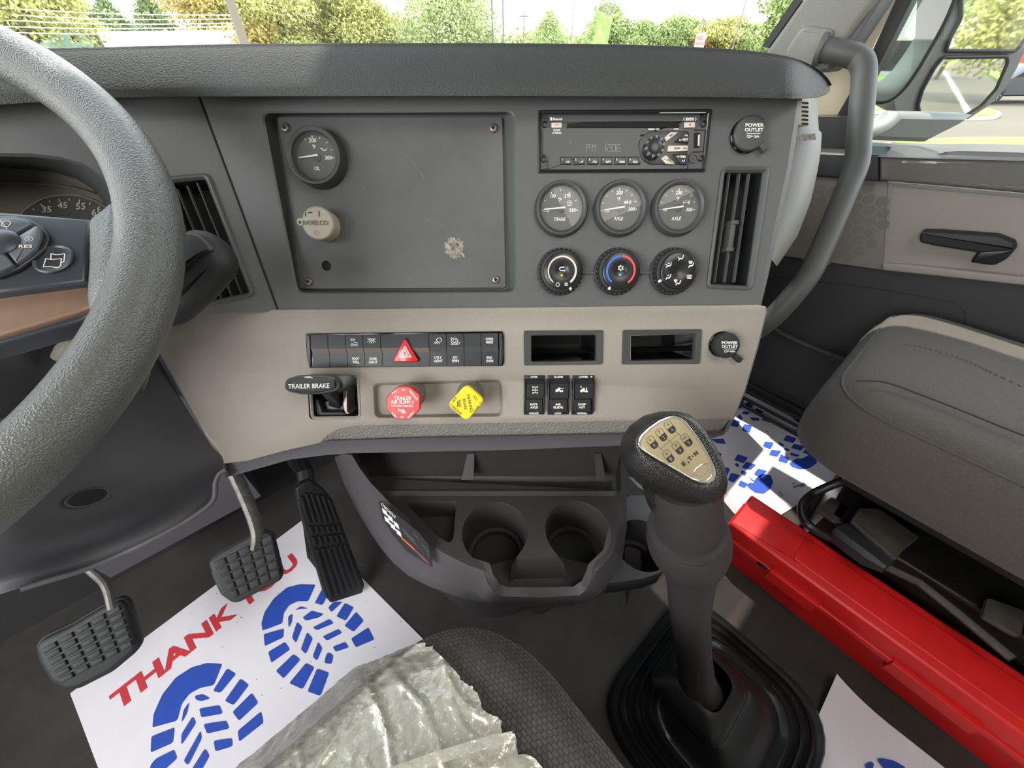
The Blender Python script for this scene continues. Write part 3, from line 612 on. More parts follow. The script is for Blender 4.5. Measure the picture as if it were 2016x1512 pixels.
for q in ([R_(150,300),R_(150,545)],[R_(195,720),R_(200,600),R_(175,558),R_(150,548)],[R_(1862,292),R_(1840,520),R_(1720,520),R_(1690,545),R_(1672,700)]):
    pass
g=G(); g.tube([D.pt(*R_(*q),.0022) for q in ((148,290),(148,545),(178,556),(198,590),(206,710))],.0005,6); P('face_bead',g,M_bezel,radio)
g=G(); g.tube([D.pt(*R_(*q),.0022) for q in ((1740,290),(1860,292),(1838,515),(1722,520),(1690,548),(1672,700))],.0005,6); P('face_bead',g,M_bezel,radio)
# ------------------------------------------------------------------ climate knobs
def person(F,x,y,s=1.0):
    o=[]
    for dx,dy in ((24,-22),): o.append(('dot',F(x+dx*s,y+dy*s),5*s))
    o.append(('line',[F(x-30*s,y+22*s),F(x-12*s,y+2*s),F(x+8*s,y+10*s),F(x+22*s,y-14*s)]))
    return o
def knob(fx,fy,label,ind,ro=0.0250,hf=0.019):
    cx,cy=D.at(fx,fy,hf); t=thing('climate_knob',label,'knob',D.w(cx,cy,0))
    g=G(); g.lathe(D,cx,cy,[(ro+.0022,0),(ro+.002,.002),(ro,.0032),(ro-.0004,hf*.55),(ro-.002,hf*.72),(ro-.0045,hf*.76),(ro-.0050,hf*.8)],56); P('grip_ring',g,M_blackm,t)
    g=G()
    for k in range(30):
        a=2*PI*k/30; c=Vector((math.cos(a),math.sin(a))); n=Vector((-c.y,c.x))*.0008; p=Vector((cx,cy))+c*(ro-.0006); q=Vector((cx,cy))+c*(ro+.0007)
        g.prism(D,[tuple(p-n),tuple(q-n),tuple(q+n),tuple(p+n)],.004,hf*.52)
    P('grip_ribs',g,M_bezel,t,kind='stuff')
    rf=ro-.0055
    g=G(); g.lathe(D,cx,cy,[(rf+.0010,hf*.70),(rf+.0006,hf*.97),(rf-.0004,hf),(rf*.42,hf),(rf*.34,hf-.0006),(rf*.2,hf-.0014),(rf*.05,hf-.0017)],56,c1=True); f=P('knob_face',g,M_black,t)
    x,y=D.at(*ind,hf*.72); d=Vector((x-cx,y-cy)).normalized(); n=Vector((-d.y,d.x))*.0013; c=Vector((cx,cy))+d*(ro-.003); e=d*.0016
    g=G(); g.prism(D,[tuple(c-e-n),tuple(c+e-n),tuple(c+e+n),tuple(c-e+n)],hf*.6,hf*.80,.0003); P('pointer_mark',g,M_white,t,label='white pointer mark')
    return t,f,cx,cy,rf,hf
def ringarc(cx,cy,r,w0,w1,a0,a1,h,n=40):
    pts=[]; 
    for i in range(n+1):
        a=rad(a0+(a1-a0)*i/n); w=w0+(w1-w0)*i/n; pts.append((cx+(r+w/2)*math.cos(a),cy+(r+w/2)*math.sin(a)))
    for i in range(n,-1,-1):
        a=rad(a0+(a1-a0)*i/n); w=w0+(w1-w0)*i/n; pts.append((cx+(r-w/2)*math.cos(a),cy+(r-w/2)*math.sin(a)))
    g=G(); N=len(pts); g.add([D.w(x,y,h) for x,y in pts],[(i,i+1,N-2-i,N-1-i) for i in range(n)]); return g
t,f,cx,cy,rf,hf=knob(*C3(373,1082),'fan speed knob with a white arc and an orange lamp, leftmost climate knob',C3(466,1282))
P('fan_arc',ringarc(cx,cy,rf*.80,.0013,.0024,232,-52,hf+.0003),M_cream,t,label='white arc')
g=G(); g.ink(D,[[C3(398,1042),C3(362,1042),C3(348,1050),C3(346,1062),C3(352,1074),C3(366,1080),C3(400,1080)]],1.5,hf+.0003); g.blots(D,[[C3(396,1068),C3(412,1080),C3(396,1092)]],hf+.0003)
g.ink(D,[[C3(325+20*math.cos(a*PI/8),1233+20*math.sin(a*PI/8)) for a in range(17)]],.9,hf+.0003)
for a in range(4): g.blots(D,[[C3(418+14*math.cos(a*PI/2+.78)+8*math.cos(b*PI/4),1230+14*math.sin(a*PI/2+.78)+8*math.sin(b*PI/4)) for b in range(8)]],hf+.0003)
P('symbol',g,M_white,t,smooth=0)
x,y=D.at(*C3(370,1134),hf); g=G(); g.lathe(D,x,y,[(0.0013,hf-.001),(0.0012,hf+.0004),(.0006,hf+.0007)],14,c1=True); P('indicator_lamp',g,M_amber,t)
t,f,cx,cy,rf,hf=knob(*C3(1020,1080),'temperature knob with a blue arc and a red arc, middle climate knob',C3(893,1276))
P('cold_arc',ringarc(cx,cy,rf*.80,.0022,.0022,91.5,232,hf+.0003),M_blue,t,label='blue arc'); P('hot_arc',ringarc(cx,cy,rf*.80,.0022,.0022,86,-56,hf+.0003),M_red,t,label='red arc')
g=G()
for k in range(6):
    a=k*PI/3+PI/2; c=(1020,1050); g.ink(D,[[C3(c[0]+12*math.cos(a),c[1]+12*math.sin(a)),C3(c[0]+33*math.cos(a),c[1]+33*math.sin(a))]],1.2,hf+.0003)
    b=a+PI/6; e=a+PI/3; g.ink(D,[[C3(c[0]+20*math.cos(a),c[1]+20*math.sin(a)),C3(c[0]+26*math.cos(b),c[1]+26*math.sin(b)),C3(c[0]+20*math.cos(e),c[1]+20*math.sin(e))]],.9,hf+.0003)
P('symbol',g,M_white,t,smooth=0)
x,y=D.at(*C3(1013,1127),hf); g=G(); g.lathe(D,x,y,[(0.0013,hf-.001),(0.0012,hf+.0004),(.0006,hf+.0007)],14,c1=True); P('indicator_lamp',g,M_bluelamp,t)
t,f,cx,cy,rf,hf=knob(*C3(1662,1078),'air direction knob with a ring of seated figure symbols, rightmost climate knob',C3(1455,1190))
g=G()
def fig(x,y,kind,s=1.0):
    h=hf+.0003
    if kind!='w':
        g.flat(D,D.poly([C3(x+26*s+6*math.cos(a*PI/4),y-26*s+6*math.sin(a*PI/4)) for a in range(8)],h),h)
        g.ink(D,[[C3(x-28*s,y+24*s),C3(x-14*s,y+4*s),C3(x+8*s,y+10*s),C3(x+24*s,y-14*s)]],2.0,h)
    if kind in 'ab': g.flat(D,D.poly([C3(x-30*s+7*math.cos(a*PI/4),y-6*s+7*math.sin(a*PI/4)) for a in range(8)],h),h)
    if kind in 'bf': g.ink(D,[[C3(x-12*s,y-22*s),C3(x+8*s,y-22*s)]],1.3,h)
    if kind in 'w': 
        g.ink(D,[[C3(x-28*s,y-14*s),C3(x-14*s,y-20*s),C3(x+14*s,y-20*s),C3(x+28*s,y-14*s),C3(x+20*s,y+18*s),C3(x-20*s,y+18*s),C3(x-28*s,y-14*s)],[C3(x-10*s,y-12*s),C3(x-10*s,y+12*s)],[C3(x,y-12*s),C3(x,y+12*s)],[C3(x+10*s,y-12*s),C3(x+10*s,y+12*s)]],.9,h)
fig(1686,940,'a'); fig(1552,1020,'b'); fig(1545,1152,'f'); fig(1776,1148,'w'); fig(1790,988,'w',.7); fig(1796,1020,'x'); fig(1655,1215,'a'); fig(1625,1190,'w',.6)
P('symbol',g,M_white,t,smooth=0)
# ------------------------------------------------------------------ power outlets
def outlet(cx_,cy_,base,hf,r,label,lines,tabpx,s=1.0):
    cx,cy=D.at(cx_,cy_,base+hf); t=thing('power_outlet',label,'outlet',D.w(cx,cy,base))
    g=G(); g.lathe(D,cx,cy,[(r*1.04,base-.001),(r*1.04,base+.002),(r*.98,base+.0032)],40,c1=True); P('socket_ring',g,M_gloss,t)
    g=G(); g.lathe(D,cx,cy,[(r*.90,base+.002),(r*.93,base+hf*.5),(r,base+hf*.55),(r,base+hf*.85),(r*.94,base+hf*.97),(r*.8,base+hf)],44,c1=True); c=P('cap',g,M_bezel if base<.002 else M_blackm,t)
    a=Vector(D.at(*tabpx[0],base+hf*.5)); b=Vector(D.at(*tabpx[1],base+hf*.5)); d=(b-a).normalized(); n=Vector((-d.y,d.x))
    g=G(); g.prism(D,rnd([tuple(a-n*.0032),tuple(b-n*.0036),tuple(b+n*.0036),tuple(a+n*.0032)],.0012,3),base+.003,base+.009,.001); g.prism(D,[tuple(b-d*.005-n*.002),tuple(b-d*.001-n*.002),tuple(b-d*.001+n*.002),tuple(b-d*.005+n*.002)],base+.008,base+.0098,.0005); P('pull_tab',g,M_bezel if base<.002 else M_blackm,t)
    g=G()
    for x in lines: g.text(D,x[0],x[1],x[2],x[3],x[4],h=base+hf+.0003,bold=.02)
    x=lines[-1]; g.ink(D,[[(x[1]-x[3]*.55,x[2]-x[4]*1.05),(x[1]+x[3]*.6,x[2]-x[4]*1.05)]],.9,base+hf+.0003)
    P('lettering',g,M_white,t,smooth=0)
C4=lambda x,y:(1020+x/3.687,190+y/3.687)
outlet(*C4(1690,262),0.0,0.009,0.0172,'power outlet cap at the top right corner of the dark dash face',[('POWER',*C4(1717,207),132/3.69,26/3.69),('OUTLET',*C4(1713,241),134/3.69,26/3.69),('12V-16A',*C4(1706,289),90/3.69,20/3.69)],(C4(1750,350),C4(1790,398)))
C5=lambda x,y:(1000+x/3.877,600+y/3.877)
outlet(*C5(1680,312),0.004,0.015,0.0152,'power outlet cap on the grey panel right of the storage trays',[('POWER',*C5(1693,290),122/3.88,24/3.88),('OUTLET',*C5(1693,318),122/3.88,24/3.88),('12V-16A',*C5(1692,355),84/3.88,16/3.88)],(C5(1730,385),C5(1782,428)))
# ------------------------------------------------------------------ switch bank
CS=lambda x,y:(540+x/4.2,600+y/4.2)
HS=0.004
bank=thing('switch_bank','long black bank of push switches around a red hazard button','switch panel',D.pt(797,688,HS))
ob=[CS(258,238),CS(1885,220),CS(1898,260),CS(1900,480),CS(1888,506),CS(290,522),CS(270,440),CS(258,300)]
g=G(); g.prism(D,rnd(D.poly(ob,HS+.003),.001,3),HS-.002,HS+.0028,.0008); P('housing',g,M_gloss,bank)
# keys: x borders at top, waist, bottom
kx=[(298,318,316),(442,458,459),(586,602,606),(732,746,748),(878,892,892),(1277,1288,1286),(1420,1428,1428),(1567,1570,1570),(1708,1712,1712),(1850,1856,1852)]
names=['','','FOOT WELL','DOME LIGHT','hazard','UTLY LIGHT','ATC SPIN','','ENG SHDN']
yt0,ym0,ym1,yb0=lambda x:250-(x-300)*.0095, lambda x:364-(x-300)*.0095, lambda x:402-(x-300)*.0095, lambda x:516-(x-300)*.0095
for i in range(9):
    a,b=kx[i],kx[i+1]; gp=2.2
    P3=lambda x,y,h:D.pt(*CS(x,y),h)
    L=[P3(a[0]+gp,yt0(a[0]),HS+.0045),P3(b[0]-gp,yt0(b[0]),HS+.0045)]
    M0=[P3(a[0]+gp+2,ym0(a[0]),HS+.0075),P3(b[0]-gp+2,ym0(b[0]),HS+.0075)]
    M1=[P3(a[1]+gp,ym1(a[1]),HS+.0062),P3(b[1]-gp,ym1(b[1]),HS+.0062)]
    Bm=[P3(a[2]+gp,yb0(a[2]),HS+.0045),P3(b[2]-gp,yb0(b[2]),HS+.0045)]
    dn=D.n*0.006
    g=G(); g.rings([[L[0]-dn,L[1]-dn],L,M0],closed=False); g.rings([M1,Bm,[Bm[0]-dn,Bm[1]-dn]],closed=False)
    g.rings([[L[0]-dn,L[0],M0[0],M1[0],Bm[0],Bm[0]-dn],[p-dn for p in (L[0],L[0],M0[0],M1[0],Bm[0],Bm[0])]],closed=False)
    key=P('push_switch',g,M_switch,bank,smooth=0)
    g=G(); g.rings([M0,M1],closed=False); P('waist_band',g,M_switchmid if i<5 else M_bezel,key)
    g=G(); hs=HS+.0070; hb=HS+.0066
    mxt=(a[0]+b[0])/2; mxb=(a[2]+b[2])/2
    if names[i] and names[i]!='hazard':
        w1,w2=names[i].split(); yy=(446,474) if i<5 else (436,464)
        k=1.0; g.text(D,w1,*CS(mxb-3,yy[0]),60*(len(w1)/4)/4.2,22/4.2,h=hb,bold=.025); g.text(D,w2,*CS(mxb-1,yy[1]),66*(len(w2)/4.6)/4.2,22/4.2,h=hb,bold=.025)
    c=CS
    if i==8: g.text(D,'OVER',*CS(1780,283),64/4.2,22/4.2,h=hs,bold=.025); g.text(D,'RIDE',*CS(1780,309),56/4.2,22/4.2,h=hs,bold=.025)
    if i==2:
        g.ink(D,[[c(628,283),c(670,283)],[c(636,284),c(642,293),c(658,293),c(664,284)],[c(650,297),c(650,304)],[c(640,296),c(634,302)],[c(660,296),c(666,302)],[c(636,330),c(636,322),c(656,318),c(664,312),c(684,312),c(686,330),c(636,330)],[c(630,339),c(692,339)]],.7,hs)
    if i==3: g.ink(D,[[c(770,283),c(836,283)],[c(782,284),c(790,298),c(818,298),c(826,284)],[c(790,305),c(786,316)],[c(804,307),c(804,320)],[c(816,305),c(822,316)],[c(778,300),c(772,308)],[c(830,300),c(838,308)]],1.1,hs)
    if i==5: g.ink(D,[[c(1340,290),c(1350,277),c(1370,275),c(1382,286),c(1380,304),c(1366,310),c(1350,304),c(1340,290)],[c(1338,302),c(1322,320)],[c(1346,308),c(1334,322)],[c(1354,312),c(1348,324)],[c(1364,314),c(1364,324)]],1.0,hs)
    if i==6: g.ink(D,[[c(1490+28*math.cos(k*PI/8),300+25*math.sin(k*PI/8)) for k in range(17)],[c(1490+15*math.cos(k*PI/4),300+13*math.sin(k*PI/4)) for k in range(9)],[c(1460,282),c(1468,272)],[c(1460,326),c(1522,326),c(1536,308)]],1.0,hs)
    if g.v: P('lettering',g,M_white,key,smooth=0)
for x0,x1 in ((268,296),(1858,1884)):
    g=G(); q=D.poly([CS(x0,252 if x0<500 else 236),CS(x1,250 if x0<500 else 235),CS(x1+10,400),CS(x1+12 if x0<500 else x1,514 if x0<500 else 500),CS(x0+24 if x0<500 else x0,516 if x0<500 else 500),CS(x0+4,390)],HS+.003); g.prism(D,q,HS,HS+.0045,.001); P('end_cap',g,M_switch,bank)
tri=rnd(D.poly([CS(1078,275),CS(1196,472),CS(978,474)],HS+.010),.0035,6)
g=G(); g.prism(D,offs(tri,-.0006),HS+.003,HS+.0085,.0005); P('hazard_surround',g,M_gloss,bank)
g=G(); g.prism(D,tri,HS+.004,HS+.0115,.0014); hz=P('hazard_button',g,M_hazard,bank,label='red triangular hazard button')
g=G()
def tr(s): c=(1080,402); return [CS(c[0],c[1]-66*s),CS(c[0]+58*s,c[1]+34*s),CS(c[0]-58*s,c[1]+34*s)]
hp=HS+.0118
for s0,s1 in ((.98,.72),(.52,.30)):
    A=D.poly(tr(s0),hp);B=D.poly(tr(s1),hp); g.add([D.w(x,y,hp) for x,y in A+B],[(0,1,4,3),(1,2,5,4),(2,0,3,5)])
P('triangle_print',g,M_white,hz,smooth=0)
# ------------------------------------------------------------------ storage trays
def tray(px4,inpx,hole,label):
    cx,cy=D.at(sum(p[0] for p in px4)/4,sum(p[1] for p in px4)/4); t=thing('storage_tray',label,'tray',D.w(cx,cy,HS))
    o=rnd(D.poly(px4,HS+.003),.002,4); i_=rnd(D.poly(inpx,HS),.0015,4)
    g=G(); g.loft(D,[(o,HS-.001),(o,HS+.0022),(offs(o,.0006),HS+.003)]) ; g.loft(D,[(offs(o,.0006),HS+.003),(offs(i_,-.0008),HS+.0024),(i_,HS+.0010),(i_,HS-.004)]); P('tray_frame',g,M_bezel,t)
    g=G(); g.loft(D,[(i_,HS-.004),(offs(i_,.001),-.05)],c1=True); P('tray_well',g,M_gloss,t)
    sh=D.poly([inpx[3],inpx[2]],HS-.01); g=G()
    g.add([D.w(sh[0][0],sh[0][1]+.010,-.008),D.w(sh[1][0],sh[1][1]+.010,-.008),D.w(sh[1][0],sh[1][1]+.012,-.045),D.w(sh[0][0],sh[0][1]+.012,-.045)],[(0,1,2,3)]); P('inner_ledge',g,M_black,t)
P5=lambda *a:[C5(*p) for p in a]
tray(P5((121,200),(727,196),(722,456),(124,464)),P5((180,236),(670,232),(668,424),(180,432)),tray1,'open black storage tray above the rocker switches')
tray(P5((880,194),(1483,188),(1468,450),(872,456)),P5((932,230),(1425,222),(1414,414),(930,424)),tray2,'open black storage tray left of the lower power outlet')
# ------------------------------------------------------------------ rocker switches
CR=lambda x,y:(1000+x/9.164,720+y/9.164)
def rocker(x0,x1,x0b,x1b,topw,low,words,icon,label):
    cx,cy=D.at(*CR((x0+x1)/2,530)); t=thing('rocker_switch',label,'switch',D.w(cx,cy,HS),group='rocker switches')
    q=rnd(D.poly([CR(x0,178),CR(x1,175),CR(x1b,880),CR(x0b,884)],HS+.002),.0006,2)
    g=G(); g.prism(D,q,HS,HS+.0022,.0005); P('switch_base',g,M_black,t)
    w=x1-x0; a0,a1=x0+w*.10,x1-w*.07; b0,b1=x0b+w*.10,x1b-w*.10
    Pq=lambda x,y,h:D.pt(*CR(x,y),h)
    top=[Pq(a0,240,HS+.003),Pq(a1,240,HS+.003)]; r1=[Pq(a0+14,330,HS+.0125),Pq(a1+14,328,HS+.0125)]; r2=[Pq(a0+8,590,HS+.0095),Pq(a1+4,590,HS+.0095)]; r3=[Pq(b0+2,612,HS+.007),Pq(b1,612,HS+.007)]; r4=[Pq(b0,828,HS+.0055),Pq(b1,828,HS+.0055)]
    dn=D.n*.012; R=[top,r1,r2,r3,r4]; g=G(); g.rings([[p[0],p[1]] for p in R]+[[r4[0]-dn,r4[1]-dn]],closed=False)
    for s in (0,1): g.add([p[s] for p in R]+[p[s]-dn for p in R],[(i,i+1,i+6,i+5) for i in range(4)])
    rk=P('rocker',g,M_blackm,t,smooth=0)
    for s,(A,B) in enumerate((((x0+w*.02),(x0+w*.10)),((x1-w*.05),(x1+w*.03)))):
        g=G(); g.prism(D,D.poly([CR(A,250),CR(B,250),CR(B-w*.05*s,850),CR(A-w*.05*s,850)],HS+.006),HS,HS+.006,.001); P('side_guard',g,M_black,t)
    g=G(); g.text(D,topw,*CR((x0+x1)/2,204),w*.33*len(topw)/4/9.16,34/9.16,h=HS+.0024,bold=.03); g.text(D,low,*CR((x0b+x1b)/2,858),w*.46*len(low)/6/9.16,34/9.16,h=HS+.0024,bold=.03)
    if topw=='LOWER': g.ink(D,[[CR(1492,200),CR(1520,200)]],2,HS+.0024)
    def lx(y): return
    for j,wd in enumerate(words): 
        y=(697,752)[j]; g.text(D,wd,*CR((b0+b1)/2,y),w*.09*len(wd)/9.16,38/9.16,h=HS+.0072,bold=.03)
    FR2=Fr(r1[0],r1[1]-r1[0],r1[0]-r2[0]); 
    for kind,*dd in icon:
        if kind=='l': g.ink(FR2,[[CR(*p) for p in dd[0]]],dd[1],.0004)
        else: g.blots(FR2,[[CR(*p) for p in dd[0]]],.0004)
    P('lettering',g,M_white,t,smooth=0)
truck=lambda ox,oy:[('p',[(ox-75,oy+20),(ox-70,oy-5),(ox-40,oy-12),(ox-25,oy-38),(ox+5,oy-38),(ox+8,oy+5),(ox+64,oy+8),(ox+64,oy+24),(ox-75,oy+30)]),('p',[(ox-50+14*math.cos(a*PI/4),oy+28+14*math.sin(a*PI/4)) for a in range(8)]),('p',[(ox+20+13*math.cos(a*PI/4),oy+28+13*math.sin(a*PI/4)) for a in range(8)]),('p',[(ox+50+13*math.cos(a*PI/4),oy+28+13*math.sin(a*PI/4)) for a in range(8)])]
rocker(285,665,285,655,'LOCK','UNLOCK',('INTR','AXLE'),[('l',[(490,385),(490,495)],1.0),('l',[(450,385),(530,385)],1.2),('l',[(450,440),(530,440)],1.2),('l',[(450,490),(530,490)],1.2)]+[('l',[(x,y-12),(x,y+12)],1.6) for x in (450,530) for y in (385,440,490)],'rocker switch lettered INTR AXLE, leftmost of three')
rocker(718,1108,714,1098,'SLIDE','LOCK',('AIR','SLIDE'),truck(932,435)+[('l',[(945,412),(1000,412)],1.2),('p',[(1000,400),(1000,424),(985,412)]),('p',[(948,400),(948,424),(962,412)])],'rocker switch lettered AIR SLIDE, middle of three')
rocker(1165,1562,1145,1530,'LOWER','NORMAL',('SUSP','HGT'),truck(1378,440)+[('l',[(1418,405),(1418,435)],1.2),('p',[(1404,408),(1432,408),(1418,390)]),('p',[(1404,430),(1432,430),(1418,446)]),('p',[(1308,360),(1328,372),(1330,400),(1316,396)])],'rocker switch lettered SUSP HGT, rightmost of three')
# ------------------------------------------------------------------ trailer brake lever
tb=thing('trailer_brake_lever','black hand lever lettered TRAILER BRAKE in a square recess','lever',D.pt(660,780,HS))
ob=rnd(D.poly([CS(275,560),CS(700,566),CS(718,945),CS(300,950)],HS+.001),.0075,7); ib=ccw(tb_hole)
g=G(); g.loft(D,[(ob,HS-.0005),(offs(ob,.0005),HS+.0012),(offs(ob,.0018),HS+.0014)]); g.loft(D,[(offs(ob,.0018),HS+.0014),(offs(ob,.0035),HS-.0005),(offs(ob,.004),HS-.034)],c1=False); P('bezel',g,M_silver,tb,label='grey surround')
g=G(); g.loft(D,[(offs(ob,.0036),HS-.001),(offs(ob,.005),HS-.035)],c1=True); P('recess_box',g,M_black,tb)
g=G(); q=D.poly([CS(320,780),CS(360,782),CS(395,890),CS(570,890),CS(600,915),CS(350,918)],HS-.006); g.prism(D,q,HS-.020,HS-.006,.001); P('gate_plate',g,M_sleeve,tb)
g=G(); q=D.poly([CS(405,800),CS(565,800),CS(572,885),CS(400,890)],HS-.015); g.prism(D,q,HS-.034,HS-.015,.0006); P('gate_block',g,M_black,tb)
g=G(); q=D.poly([CS(565,715),CS(600,712),CS(604,880),CS(625,905),CS(590,905),CS(570,860)],HS-.004); g.prism(D,q,HS-.03,HS-.004,.0008); P('worn_side_plate',g,M_screw,tb,label='scraped metal side plate')
g=G(); g.tube([D.pt(*CS(505,850),-.03),D.pt(*CS(500,775),-.004),D.pt(*CS(470,735),.020),D.pt(*CS(430,700),.034)],[.0085,.0085,.0085,.007],4,squash=1.3); P('lever_arm',g,M_blackm,tb)
HL=.040; hb=rnd(D.poly([CS(84,650),CS(105,612),CS(180,592),CS(300,586),CS(430,588),CS(505,606),CS(548,650),CS(548,700),CS(500,722),CS(380,742),(CS(230,744)),CS(110,720),CS(84,690)],HL),.003,4)
ft=rnd(D.poly([CS(90,660),CS(150,622),CS(260,612),CS(470,620),CS(494,640),CS(494,690),CS(440,716),CS(300,736),CS(160,728),CS(96,706)],HL+.006),.002,4)
g=G(); g.loft(D,[(offs(hb,.003),HL-.012),(hb,HL-.007),(hb,HL-.001),(offs(hb,.0012),HL+.001)],c0=True,c1=True); g.prism(D,ft,HL,HL+.0035,.0015); hd=P('lever_handle',g,M_blackm,tb)
g=G(); g.text(D,'TRAILER BRAKE',*CS(285,672),340/4.2,38/4.2,rot=1.2,h=HL+.0038,bold=.008); g.ink(D,[[CS(248,598),CS(300,596),CS(318,606),CS(280,610)],[CS(268,604),CS(300,606)]],1.4,HL+.0015); P('lettering',g,M_white,hd,smooth=0)
# ------------------------------------------------------------------ air brake valve knobs
def valve(name,label,fpx,base,HK,m,poly,lets,inkm,rs_=.0115):
    cx,cy=D.at(*fpx,HK); t=thing(name,label,'knob',D.w(cx,cy,base))
    g=G(); g.lathe(D,cx,cy,[(rs_+.006,base-.0005),(rs_+.005,base+.003),(rs_+.003,base+.006),(rs_+.003,base+.016),(rs_+.002,base+.018),(rs_,base+.018),(rs_,HK-.006)],32); P('valve_shaft',g,M_shaft,t)
    q=rnd(D.poly(poly,HK),.0025 if len(poly)==8 else .007,5)
    g=G(); g.loft(D,[(offs(q,.006),HK-.010),(offs(q,.0005),HK-.0075),(q,HK-.006),(q,HK-.001),(offs(q,.001),HK)],c0=True,c1=True); P('knob_head',g,m,t)
    g=G()
    for x in lets: g.text(D,x[0],*CS(x[1],x[2]),x[3]/4.2,x[4]/4.2,rot=x[5],h=HK+.0003,bold=.015)
    return t,g
CSp=lambda *a:[CS(*p) for p in a]
t,g=valve('trailer_air_supply_knob','red octagonal valve knob lettered TRAILER AIR SUPPLY',CS(1065,812),-.006,.040,M_redknob,CSp((1015,675),(1118,675),(1205,745),(1205,868),(1118,952),(1010,952),(925,870),(925,762)),
 [('TRAILER',1062,772,142,30,0),('AIR SUPPLY',1060,806,196,30,-2),('NOT FOR PARKING',1058,836,180,16,-1),('PULL',995,720,50,20,40),('TO',1066,705,28,20,0),('EVACUATE',1152,748,100,20,-50),('PUSH',990,910,50,20,-45),('TO',1056,930,28,20,0),('SUPPLY',1132,910,74,20,45),('Bendix',1052,872,62,26,-4)],M_white)
g.blots(D,[CSp((1050,884),(1072,890),(1088,880),(1088,893),(1070,900),(1052,896))],.0403); P('lettering',g,M_white,t,smooth=0)
t,g=valve('parking_brake_knob','yellow diamond shaped valve knob lettered PARKING BRAKE',CS(1587,812),-.006,.040,M_yelknob,CSp((1588,655),(1742,790),(1590,966),(1428,830)),
 [('PARKING',1618,816,148,26,-78),('BRAKE',1576,822,90,24,-80),('PULL',1666,772,48,20,-48),('TO',1702,812,26,18,-65),('APPLY',1672,860,56,20,-128),('PUSH',1490,786,44,18,-122),('TO',1464,828,26,18,-80),('RELEASE',1512,874,96,20,-42),('Bendix',1535,818,62,22,-82)],M_ylet)
g.blots(D,[CSp((1516,800),(1524,822),(1518,845),(1508,845),(1514,822),(1508,802))],.0403); P('lettering',g,M_ylet,t,smooth=0)
# ------------------------------------------------------------------ steering wheel
WC=Vector((-0.47664,0.1991,-0.08842+EYE)); AZ,EL=0.52385,1.04916
WN=Vector((math.cos(EL)*math.sin(AZ),-math.cos(EL)*math.cos(AZ),math.sin(EL)))
wu=Vector((math.cos(AZ),math.sin(AZ),0)); WF_=Fr(WC,wu,WN.cross(wu))
wheel=thing('steering_wheel','large black leather steering wheel with a grey thumb button spoke at left','steering wheel',WC)
RW=0.2286
def rimpt(a,r=RW,h=0): return WF_.w(r*math.cos(a),r*math.sin(a),h)
g=G(); n=160; m=24; vs=[];fs=[]
for i in range(n):
    a=2*PI*i/n
    for k in range(m):
        b=2*PI*k/m; rt=0.0195; c=math.cos(b)*rt; s=math.sin(b)*rt*1.02
        vs.append(rimpt(a,RW+c,s))
    for k in range(m): fs.append((i*m+k,((i+1)%n)*m+k,((i+1)%n)*m+(k+1)%m,i*m+(k+1)%m))
g.add(vs,fs); P('rim',g,M_leather,wheel,smooth=180)
tg=[(176,434),(200,420),(222,398),(262,420),(275,500),(262,580),(225,612),(196,622),(180,628),(171,590),(176,520)]
q=rnd(WF_.poly(tg,.006),.006,4)
g=G(); g.loft(WF_,[(offs(q,.002),-.016),(q,-.010),(q,0.004),(offs(q,.001),.0075),(offs(q,.0028),.0095)],c0=True,c1=True); P('thumb_grip',g,M_leather,wheel,smooth=80)
sp=[(183,432),(175,500),(171,556),(0,577),(-160,600),(-260,590),(-260,400),(-160,402),(0,417),(90,424)]
q=WF_.poly(sp,.006); g=G(); g.prism(WF_,q,-.010,.007,.003); P('spoke',g,M_spoke,wheel)
tr_=[(171,557),(184,590),(178,606),(150,616),(0,660),(-200,710),(-200,600),(0,578)]
q=WF_.poly(tr_,.001); g=G(); g.prism(WF_,q,-.014,.001,.002); P('spoke_trim',g,M_spoketrim,wheel,label='lower spoke trim with a tan reflection in its colour')
tr_=[(150,617),(178,606),(186,594),(188,612),(160,632),(0,676),(-200,726),(-200,711),(0,661)]
q=WF_.poly(tr_,-.003); g=G(); g.prism(WF_,q,-.018,-.003,.002); P('spoke_edge',g,M_spoke,wheel)
hc=WF_.at(0,482,.01)
g=G(); g.lathe(WF_,0,0,[(.082,-.03),(.086,-.01),(.080,.004),(.06,.012),(.03,.015)],48,c1=True); g.lathe(WF_,0,0,[(.045,-.16),(.05,-.03)],32,c0=True); P('hub',g,M_spoke,wheel)
for a0 in (PI*.98,-PI/2): 
    g=G(); c,s=math.cos(a0),math.sin(a0); g.rings([[WF_.w(c*r-s*w,s*r+c*w,h) for w,h in ((-.022,-.012),(.022,-.012),(.022,.003),(-.022,.003))] for r in (.07,.15,.218)],True,True); P('spoke',g,M_spoke,wheel)
CB=lambda x,y:(x/4.2,280+y/4.2)
pad=[CB(*p) for p in ((-300,640),(0,605),(100,600),(250,628),(350,690),(395,760),(398,800),(370,870),(290,950),(150,1050),(0,1110),(-300,1130))]
q=WF_.poly(pad,.010); g=G(); g.prism(WF_,q,.005,.010,.0015); P('button_surround',g,M_black,wheel)
def btn(pts,h,m,nm='thumb_button'):
    q=rnd(WF_.poly([CB(*p) for p in pts],h),.0012,3); g=G(); g.prism(WF_,q,.008,h,.0012); return P(nm,g,m,wheel)
b1=btn(((-300,650),(0,622),(110,615),(230,640),(262,668),(80,770),(40,750),(-40,745),(-300,745)),.0125,M_pad)
b2=btn(((290,684),(330,700),(322,790),(280,880),(200,950),(130,1000),(45,895),(88,850),(98,800)),.0125,M_pad)
b3=btn(((-300,900),(-60,905),(20,900),(105,1010),(0,1060),(-300,1080)),.0125,M_pad)
